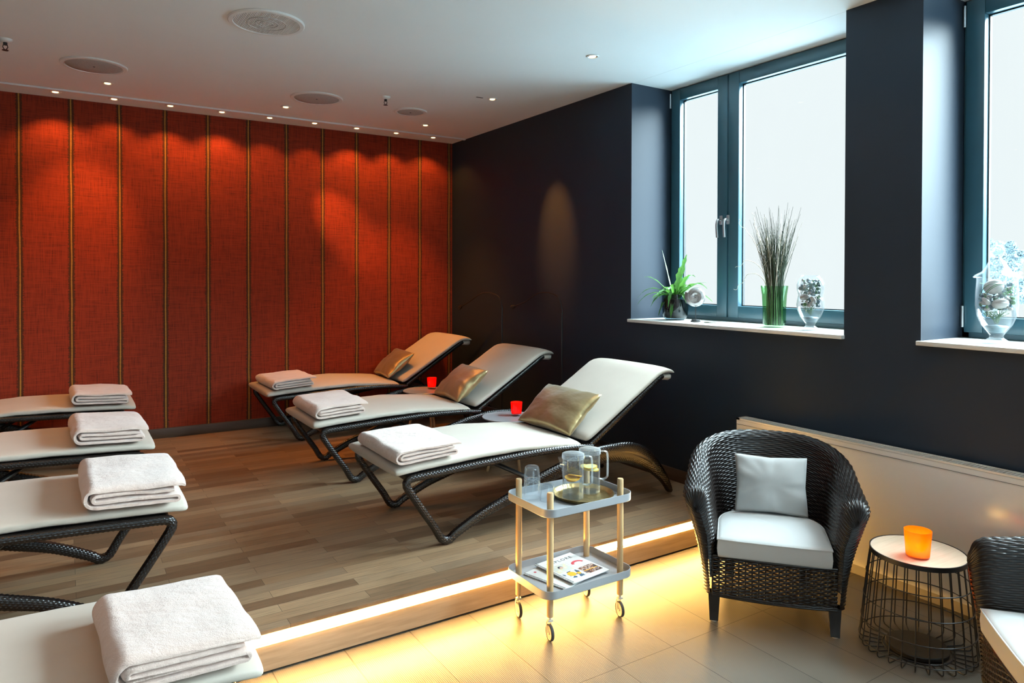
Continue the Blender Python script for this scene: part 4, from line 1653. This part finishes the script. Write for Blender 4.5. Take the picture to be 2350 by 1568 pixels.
def make_chair():
    root = empty('wicker_armchair')
    A = chair_shell()
    sh = grid_fast(A, 'woven_shell', 'rattan', root)
    # woven apron with open gaps
    ap = MB()
    x0, x1 = -.262, .262
    PU = .0285
    z = .126
    row = 0
    while z < .300:
        pts = []
        nst = 74
        for i in range(nst + 1):
            x = x0 + (x1 - x0) * i / nst
            pts.append((x, -.004 + .0045 * cos(pi * (x - x0) / PU + pi * row) - .02 * (1 - (x / .262) ** 2), z + .0012 * fbm(x * 20, row * 3.1, 0)))
        ap.tube(pts, .0043, 6)
        row += 1
        dense = z < .165 or z > .285
        z += .0072 if dense else .0098
    k = 0
    x = x0
    while x <= x1 + 1e-6:
        yy = -.004 - .02 * (1 - (x / .262) ** 2)
        ap.tube([(x, yy, .122), (x, yy, .304)], .0040, 6)
        x += PU
    for zz in (.122, .130, .303):
        ap.tube([(x0 + (x1 - x0) * i / 24, -.006 - .02 * (1 - ((x0 + (x1 - x0) * i / 24) / .262) ** 2), zz) for i in range(25)], .006, 8)
    ap.build('woven_apron', 'rattan', root, angle=80)
    MB().box((-.262, .0, .285), (.262, .53, .300), .004).build('seat_base', 'black_wood', root)
    for (sx, yy) in ((-1, .0), (1, .0), (-.72, .52), (.72, .52)):
        q = 1 if yy < .1 else -1
        lg = MB()
        cx_ = sx * .255
        pr = [(.128, .0, .026), (.09, -.002 * q, .024), (.04, -.008 * q, .021), (.004, -.016 * q, .019)]
        rings = []
        for zz, oy, hw in pr:
            rings.append([(cx_ - hw, yy + .022 + oy - hw * .8, zz), (cx_ + hw, yy + .022 + oy - hw * .8, zz), (cx_ + hw, yy + .022 + oy + hw * .8, zz), (cx_ - hw, yy + .022 + oy + hw * .8, zz)])
        lg.rings(rings)
        l_o = lg.build('leg', 'black_wood', root, angle=30)
        yo = yy + .022 - .016 * q
        MB().lathe([(0, 0), (.015, 0), (.016, .002), (.016, .0038), (0, .0038)], 16, c=(cx_, yo, 0)).build('glide', 'wheel_plastic', l_o)
    # box seat cushion with piping
    cu = MB()
    outl = []
    yf, yk, hw = -.022, .44, .240
    K = 12
    for i in range(K + 1):
        t = i / K
        outl.append((-hw + 2 * hw * t, yf - .006 * sin(pi * t)))
    for i in range(1, K * 2):
        an = -0.0 + pi * i / (K * 2)
        ca, sa = cos(an), sin(an)
        outl.append((hw * math.copysign(abs(ca) ** .75, ca), .20 + (yk - .20) * abs(sa) ** .75))
    outl = outl[:K + 1] + [(hw, .10)] + outl[K + 1:] + [(-hw, .10)]
    rings = []
    cxm, cym = 0, .2
    for sc_, z in ((.0, .302), (.6, .302), (.97, .303), (.995, .308), (1.0, .316), (1.012, .345), (1.0, .377), (.997, .384), (.985, .389), (.93, .394), (.8, .400), (.5, .407), (.2, .410), (.0, .410)):
        rings.append([(cxm + (q[0] - cxm) * sc_, cym + (q[1] - cym) * sc_, z + (.004 * fbm(q[0] * 7, q[1] * 7, z * 5) if 0.1 < sc_ < .99 and z > .39 else 0)) for q in outl])
    cu.rings(rings, True, (False, False))
    co = cu.build('seat_cushion', 'white_canvas', root, angle=60)
    pp = MB()
    for z in (.385,):
        pp.tube([(q[0] * 1.003, cym + (q[1] - cym) * 1.003, z) for q in outl], .0035, 8, loop=True)
    pp.build('piping', 'white_canvas', co)
    return root


f1 = Vector((-.766, -.644, 0)).normalized()
ch = make_chair()
ch.location = (2.68, 2.0, 0)
ch.rotation_euler = (0, 0, math.atan2(f1.y, f1.x) + pi / 2)
tag(ch, 'dark wicker armchair with small white throw cushion between platform and wire table', 'armchair', 'dark wicker armchairs')
ch2 = copy_tree(ch)
f2 = Vector((-.65, .76, 0)).normalized()
e2 = Vector((.76, .65, 0)).normalized()
c2 = Vector((2.784, 1.204, 0)) - e2 * .245 - f2 * .022
ch2.location = (c2.x, c2.y, 0)
ch2.rotation_euler = (0, 0, math.atan2(f2.y, f2.x) + pi / 2)
tag(ch2, 'dark wicker armchair cut off by the picture edge beside the wire table', 'armchair', 'dark wicker armchairs')
# throw cushion
R1 = Vector((.644, -.766, 0)).normalized()
pc = Vector((2.68, 2.0, 0)) - f1 * .400 + Vector((0, 0, .537)) + R1 * .008
place_pillow('throw_cushion', 'white_canvas', .345, .285, .115, 11.0, pc, R1, Vector((0, 0, 1)) * .95 - f1 * .28, 'small square white throw cushion leaning in the wicker armchair', None)

# ------------------------------------------------------------------ wire basket table
bx = empty('wire_table', (3.050, 1.561, 0))
ZB, RT, RB = .42, .181, .221
MB().lathe([(0, ZB - .012), (RT - .004, ZB - .012), (RT - .002, ZB - .010), (RT - .002, ZB), (0, ZB)], 56).build('wooden_top', 'table_oak', bx)
MB().lathe([(RT - .0015, ZB - .018), (RT + .003, ZB - .018), (RT + .003, ZB + .0015), (RT - .0015, ZB + .0015)], 56).build('rim_band', 'black_metal', bx)
wi = MB()
NWI = 28
for k in range(NWI):
    a = 2 * pi * k / NWI
    pts = []
    for t in (0, .25, .5, .75, .92, 1.0):
        z = ZB - .016 - (ZB - .016 - .018) * t
        r_ = RT + (RB - RT) * (t ** .9)
        pts.append((r_, z))
    pts += [(RB - .006, .008), (RB - .018, .0035), (RB - .09, .0035)]
    P = spline([(q[0] * cos(a), q[0] * sin(a), q[1]) for q in pts], 3)
    wi.tube(P, .0025, 6)
wi.build('wire_cage', 'black_metal', bx)
ri = MB()
for t in (.25, .5, .75, .96):
    z = ZB - .016 - (ZB - .034) * t
    r_ = RT + (RB - RT) * (t ** .9) + .003
    ri.tube([(r_ * cos(2 * pi * j / 64), r_ * sin(2 * pi * j / 64), z) for j in range(64)], .0023, 6, loop=True)
r_ = RB - .09
ri.tube([(r_ * cos(2 * pi * j / 48), r_ * sin(2 * pi * j / 48), .0035) for j in range(48)], .003, 6, loop=True)
ri.build('wire_ring', 'black_metal', bx)
MB().lathe([(0, .006), (.118, .006), (.120, .008), (.120, .020), (.117, .023), (0, .023)], 40).build('base_plate', 'black_wood', bx)
tag(bx, 'round black wire basket table with pale wooden top between the wicker armchairs', 'side table')
candle_glass('candle_glass', (2.985, 1.528, ZB + .0003), .052, .044, .112, 'orange_glass', 'glowing orange candle glass on the wooden top of the wire table', 1.1, clear_base=False, col=(1, .5, .15))

# ------------------------------------------------------------------ window sill things
# potted fern
pf = empty('potted_fern', (3.765, 3.662, ZS + .0003))
MB().lathe([(0, 0), (.060, 0), (.080, .012), (.092, .045), (.097, .10), (.098, .186), (.094, .186), (.092, .10), (.086, .04), (.068, .014), (0, .012)], 40).build('pot', 'smoke_glass', pf)
MB().lathe([(0, .016), (.066, .016), (.083, .045), (.089, .10), (.088, .150), (0, .156)], 28).build('soil', 'gap_black', pf)
fo = MB()
rl_ = random.Random(4)


def leaf(mb, base, az, length, rise, droop, width, lobes, seed, tip_curl=0):
    nseg = 16
    L_, R_ = [], []
    d = Vector((cos(az), sin(az), 0))
    sd = Vector((-sin(az), cos(az), 0))
    rows = []
    for i in range(nseg + 1):
        t = i / nseg
        p = base + d * (length * (t * .9 + .0) * (1 - .12 * t)) + Vector((0, 0, rise * t - droop * t ** 2.3))
        wdt = width * (sin(pi * min(1, t * .93 + .07)) ** .7) * (1 + lobes * sin(t * 26 + seed) * (t > .25)) * (1 - .3 * t)
        wdt = max(wdt, .0012)
        fold = Vector((0, 0, wdt * .35))
        rows.append([p - sd * wdt + fold, p - sd * wdt * .5 + fold * .4, p, p + sd * wdt * .5 + fold * .4, p + sd * wdt + fold])
    mb.grid(rows)


# directions: left in the photo is +Y, towards the room is -X
for k in range(26):
    az = 2 * pi * k / 26 * 1.0 + rl_.uniform(-.15, .15)
    ln = rl_.uniform(.17, .30)
    if cos(az) > .3:
        ln *= .42
    elif sin(az) > .45:
        ln *= .62
    leaf(fo, Vector((.012 * cos(az), .012 * sin(az), .15)), az, ln, rl_.uniform(.13, .27), rl_.uniform(.08, .24), rl_.uniform(.015, .025), .26, rl_.uniform(0, 6))
for az, ln, ri_, dr, wd in ((1.75, .13, .42, .06, .007), (2.45, .33, .26, .26, .020), (2.65, .34, .18, .22, .018), (2.3, .27, .32, .16, .020), (-1.7, .42, .30, .22, .022), (-1.9, .36, .38, .22, .024), (-1.6, .44, .16, .17, .018), (-2.2, .30, .36, .12, .022), (-1.5, .34, .24, .12, .020), (-2.0, .26, .44, .12, .022), (2.9, .16, .06, .18, .024), (-2.6, .15, .04, .17, .022)):
    leaf(fo, Vector((.012 * cos(az), .012 * sin(az), .15)), az, ln, ri_, dr, wd, .3, az * 3)
fo.build('foliage', 'fern_green', pf, recalc=False)
tag(pf, 'green fern with strap leaves in a dark glass pot on the window sill', 'potted plant')

# nautilus shell on stand
ns = empty('shell_ornament', (3.70, 3.405, ZS + .0003))
MB().lathe([(0, 0), (.032, 0), (.034, .003), (.034, .009), (.028, .011), (.028, .016), (.026, .018), (0, .018)], 32).build('base', 'black_metal', ns)
MB().tube([(0, 0, .017), (0, 0, .118)], .0026, 8).build('rod', 'black_metal', ns)
sh = MB()
for sd in (1, -1):
    P = []
    for i in range(25):
        ro = i / 24
        row = []
        for j in range(65):
            th = 2 * pi * j / 64
            Rr = .058 + .020 * j / 64 if ro > .2 else .066
            ph_ = (math.log(max(ro, .02) * 3) * 3.2 - th) / (2 * pi)
            gv = abs(ph_ - math.floor(ph_) - .5) * 2
            hx = .030 * math.sqrt(max(0, 1 - ro ** 2.4)) * (.62 + .38 * min(1, ro * 2.2)) - (.007 * (1 - gv) if .05 < ro < .62 else 0)
            row.append((sd * max(hx, .0), ro * Rr * cos(th), ro * Rr * sin(th)))
        P.append(row)
    sh.grid(P)
so = sh.build('shell', 'pearl', ns, angle=80)
so.location = (0, 0, .178)
so.rotation_euler = (.4, 0, .55)
tag(ns, 'polished spiral shell on a black rod stand beside the fern', 'ornament')

# flat dried seed sprig
ds = MB()
ds.tube([(0, .05, .005), (0.005, .02, .006), (.0, -.02, .005)], [(.003, .008), (.004, .010), (.002, .004)], 8)
ds.tube(spline([(0, -.015, .005), (.006, -.03, .010), (-.004, -.045, .006), (.004, -.07, .004)], 5), .0018, 6)
o = ds.build('dried_sprig', 'twig_green', loc=(3.665, 3.245, ZS + .0003))
tag(o, 'small dark dried sprig lying flat on the sill between shell and green vase', 'sprig')

# green vase with twigs
VX, VY = 3.745, 2.800
vs = MB().lathe([(0, 0), (.058, 0), (.066, .006), (.069, .03), (.070, .12), (.074, .20), (.082, .258), (.0795, .258), (.072, .20), (.067, .12), (.066, .03), (.058, .012), (0, .010)], 44).build('glass_vase', 'green_glass')
vs.location = (VX, VY, ZS + .0003)
tag(vs, 'tall green glass vase full of twigs on the window sill', 'vase')
tw = MB()
rt2 = random.Random(12)
for k in range(200):
    a = rt2.uniform(0, 2 * pi)
    rb_ = rt2.uniform(.0, .052)
    hgt = rt2.triangular(.42, .78, .58)
    sp_ = rt2.uniform(.02, .145) * (0.6 + 0.4 * hgt / .78)
    a2 = a + rt2.uniform(-.5, .5)
    p0 = Vector((rb_ * cos(a), rb_ * sin(a), .014))
    pts = []
    for i in range(9):
        t = i / 8
        q = Vector((rb_ * cos(a) * (1 - t * .2) + sp_ * cos(a2) * max(0, t - .33) ** 1.2 * 1.5, rb_ * sin(a) * (1 - t * .2) + sp_ * sin(a2) * max(0, t - .33) ** 1.2 * 1.5, .014 + (hgt - .014) * t))
        q += Vector((rt2.uniform(-1, 1), rt2.uniform(-1, 1), 0)) * .005 * t
        rr_ = math.hypot(q.x, q.y)
        if q.z < .26 and rr_ > .058:
            q.x *= .058 / rr_
            q.y *= .058 / rr_
        pts.append(q)
    r0 = rt2.uniform(.0016, .0036)
    mi = 1 if rt2.random() < .22 else 0
    tw.tube(pts, [r0 * (1 - .75 * i / 8) for i in range(9)], 5, mi=mi)
    if rt2.random() < .6:
        b = pts[5]
        e_ = b + Vector((rt2.uniform(-1, 1) * .05, rt2.uniform(-1, 1) * .05, rt2.uniform(.08, .16)))
        tw.tube([b, (b + e_) / 2 + Vector((.004, -.004, 0)), e_], [r0 * .6, r0 * .45, r0 * .2], 4, mi=mi)
# thick stem pieces
tw.tube([(-.01, .02, .02), (-.012, .024, .30), (-.014, .03, .42), (-.02, .045, .56)], [.011, .010, .009, .006], 8, mi=1)
# pale corkscrew branches reaching to the left
for pts in ([(0, .03, .26), (-.01, .09, .44), (.0, .13, .50), (-.01, .16, .56), (.0, .22, .62), (-.01, .26, .66), (0, .27, .70)], [(0, .03, .24), (.0, .10, .36), (.0, .18, .42), (-.01, .24, .40), (0, .30, .37)], [(0, .03, .22), (0, .09, .30), (.0, .16, .34), (-.01, .22, .30), (0, .28, .245), (0, .31, .23)], [(0, .05, .45), (-.01, .10, .54), (.0, .13, .60), (0, .155, .66), (0, .15, .70), (0, .17, .73)], [(0, .13, .50), (0, .11, .56), (0, .14, .60), (0, .10, .64)]):
    P = spline(pts, 6)
    P = [np.array(q) + np.array((0, .006 * sin(i * .9), .006 * cos(i * .8))) for i, q in enumerate(P)]
    tw.tube(P, [.0030 - .002 * i / len(P) for i in range(len(P))], 6, mi=1)
two = tw.build('twig_bundle', ['twig_green', 'twig_pale'])
two.location = (VX, VY, ZS + .0003)
tag(two, 'bundle of dry twigs and pale corkscrew branches standing in the green vase', 'twigs', kind='stuff')


# urns with shells
def urn(loc, sc_, lid, label):
    root = empty('glass_urn', loc)
    root.scale = (sc_, sc_, sc_)
    prof = [(0, 0), (.060, 0), (.062, .004), (.050, .012), (.030, .026), (.028, .036), (.036, .050), (.062, .085), (.080, .130), (.087, .180), (.086, .240), (.082, .300)]
    if lid:
        prof += [(.083, .310), (.080, .310)]
    else:
        prof = [(0, 0), (.060, 0), (.062, .004), (.050, .012), (.030, .026), (.028, .036), (.036, .050), (.062, .085), (.080, .130), (.085, .165), (.078, .205), (.074, .225), (.082, .255), (.084, .290), (.072, .325), (.055, .345), (.057, .352), (.054, .352)]
    inner = [(max(0, r_ - .003), z) for r_, z in prof[::-1] if z > .05] + [(.030, .052), (0, .050)]
    MB().lathe(prof + inner, 48).build('urn_body', 'clear_glass', root)
    if lid:
        MB().lathe([(.095, .311), (.097, .316), (.090, .324), (.062, .340), (.046, .362), (.036, .385), (.016, .402), (.014, .408), (.026, .418), (.032, .436), (.026, .456), (.012, .466), (0, .468)], 44).build('lid', 'clear_glass', root)
    MB().lathe([(0, .051), (.034, .054), (.050, .078), (.042, .084), (0, .088)], 28).build('sand', 'shell_blue', root)
    tag(root, label, 'glass urn', 'glass urns filled with shells')
    return root


urn((3.725, 2.535, ZS + .0003), .92, False, 'smaller open glass urn of shells and greenery beside the green vase')
urn((3.730, 1.555, ZS + .0003), 1.0, True, 'large lidded glass urn of shells and greenery on the right window sill')


def seashell(loc, r_, mat, rot, label, spiral=True):
    mb = MB()
    rings = []
    if spiral:
        for i in range(44):
            th = 4.2 * pi * i / 43
            q = r_ * (.12 + .88 * i / 43)
            c_ = Vector((q * .42 * cos(th), q * .42 * sin(th), -r_ * 1.1 * i / 43 + r_ * .7))
            o_ = Vector((cos(th), sin(th), 0))
            tr_ = q * .42 * (1 + .08 * cos(i * 2.2))
            rings.append([c_ + o_ * tr_ * cos(2 * pi * j / 10) + Vector((0, 0, 1)) * tr_ * .95 * sin(2 * pi * j / 10) for j in range(10)])
    else:
        for i in range(13):
            ph_ = pi * i / 12
            rings.append([(r_ * sin(ph_) * (1 + .10 * cos(9 * 2 * pi * j / 36)) * cos(2 * pi * j / 36) + .0001, r_ * .62 * sin(ph_) * sin(2 * pi * j / 36), r_ * .85 * cos(ph_)) for j in range(36)])
    mb.rings(rings)
    o = mb.build('seashell', mat, loc=loc, angle=70)
    o.rotation_euler = rot
    tag(o, label, 'seashell', 'shells inside the glass urns')


ux, uy, uz = 3.725, 2.535, ZS
seashell((ux - .018, uy + .034, uz + .258), .034, 'shell_blue', (.4, .2, 1), 'dark blue shell high inside the smaller glass urn')
seashell((ux - .020, uy - .022, uz + .270), .036, 'shell_blue', (1, .2, .3), 'grey spiral shell at the mouth of the smaller glass urn')
seashell((ux - .030, uy + .020, uz + .195), .030, 'shell_white', (1.2, .1, .3), 'pale round shell in the middle of the smaller glass urn', False)
seashell((ux - .018, uy - .030, uz + .180), .038, 'shell_white', (.6, .9, .3), 'large pale shell low inside the smaller glass urn')
seashell((ux + .030, uy, uz + .225), .032, 'shell_blue', (.8, .5, .3), 'dark shell behind the others inside the smaller glass urn')
ux, uy = 3.730, 1.555
seashell((ux + .030, uy + .035, uz + .185), .030, 'shell_blue', (.3, .5, .9), 'blue shell low at the back inside the lidded urn')
seashell((ux - .018, uy + .006, uz + .268), .050, 'shell_white', (1.3, .4, .3), 'big grey shell at the top inside the lidded urn', False)
seashell((ux - .040, uy + .030, uz + .205), .032, 'shell_white', (.4, .3, .3), 'white ridged shell at the side inside the lidded urn')
seashell((ux - .025, uy - .025, uz + .190), .038, 'shell_white', (1.6, .3, .9), 'pale frilled shell in the middle of the lidded urn', False)
seashell((ux + .030, uy - .045, uz + .245), .026, 'shell_blue', (.6, .2, .9), 'blue shell behind the grass inside the lidded urn')


def sprigs(loc, n_, hgt, sp_, label, seed):
    r_ = random.Random(seed)
    mb = MB()
    for k in range(n_):
        a = r_.uniform(0, 2 * pi)
        q = r_.uniform(.2, 1) * sp_
        z0 = r_.uniform(0, .02)
        pts = spline([(0.006 * cos(a), .006 * sin(a), z0), (q * .5 * cos(a), q * .5 * sin(a), hgt * .5), (q * cos(a + .6), q * sin(a + .6), hgt * r_.uniform(.6, 1))], 4)
        mb.tube(pts, .0012, 4)
        e_ = Vector(pts[-1])
        for _ in range(5):
            leaf(mb, e_, r_.uniform(0, 6.28), .016, .006, .004, .004, 0, 0)
    o = mb.build('moss_sprig', 'moss', loc=loc, recalc=False)
    tag(o, label, 'greenery', kind='stuff')


sprigs((3.725, 2.535, ZS + .084), 22, .060, .045, 'green moss sprigs low inside the smaller glass urn', 3)
sprigs((3.730, 1.555, ZS + .090), 26, .066, .055, 'green moss sprigs low inside the lidded glass urn', 5)


def shell_mix(cx, cy, prof, shells, n_, label, seed):
    """Loose small shells, pebbles and blades packed between the big shells (heights from the sill)."""
    r_ = random.Random(seed)
    mb = MB()
    done = []
    for _ in range(9000):
        if len(done) >= n_:
            break
        z = r_.uniform(prof[0][0], prof[-1][0])
        R_ = float(np.interp(z, [q[0] for q in prof], [q[1] for q in prof]))
        br = r_.uniform(.007, .013)
        a, q = r_.uniform(0, 2 * pi), math.sqrt(r_.uniform(0, 1)) * max(0, R_ - br - .006)
        p = Vector((q * cos(a), q * sin(a), z))
        if any((p - Vector(c_)).length < rr_ * 1.08 + br for c_, rr_ in shells) or any((p - d_).length < (br + e_) * .8 for d_, e_ in done):
            continue
        done.append((p, br))
        ex = [r_.uniform(.7, 1.25) for _ in range(3)]
        mi = r_.choice((0, 0, 1, 1, 2))
        rings = []
        for i in range(1, 6):
            ph_ = pi * i / 6
            rings.append([(p.x + br * ex[0] * sin(ph_) * cos(2 * pi * j / 9), p.y + br * ex[1] * sin(ph_) * sin(2 * pi * j / 9), p.z + br * ex[2] * cos(ph_)) for j in range(9)])
        mb.rings(rings, mi=mi)
    for k in range(7):
        a = r_.uniform(0, 6.28)
        z = r_.uniform(prof[len(prof) // 2][0], prof[-1][0] - .03)
        R_ = float(np.interp(z, [q[0] for q in prof], [q[1] for q in prof])) - .009
        mb.tube([(R_ * cos(a + t * 1.3), R_ * sin(a + t * 1.3), z - .02 + .05 * t + .02 * sin(t * 3)) for t in [i / 10 for i in range(11)]], .0014, 5, mi=2)
    o = mb.build('shell_mix', ['shell_blue', 'shell_white', 'moss'], loc=(cx, cy, ZS))
    tag(o, label, 'shells', kind='stuff')


def urn_shells(cx, cy, extra):
    out = []
    for o in bpy.data.objects:
        if o.name.startswith('seashell') and (o.location.xy - Vector((cx, cy))).length < .12:
            out.append(((o.location.x - cx, o.location.y - cy, o.location.z - ZS), max(o.dimensions) * .5))
    return out + extra


shell_mix(3.725, 2.535, [(.145, .062), (.170, .072), (.195, .066), (.208, .062), (.24, .066), (.268, .069), (.295, .060)], urn_shells(3.725, 2.535, []), 90, 'small pebbles and bits of shell packed in the smaller glass urn', 21)
shell_mix(3.730, 1.555, [(.160, .076), (.20, .080), (.24, .079), (.285, .076)], urn_shells(3.730, 1.555, []), 110, 'small pebbles and bits of shell packed in the lidded glass urn', 22)
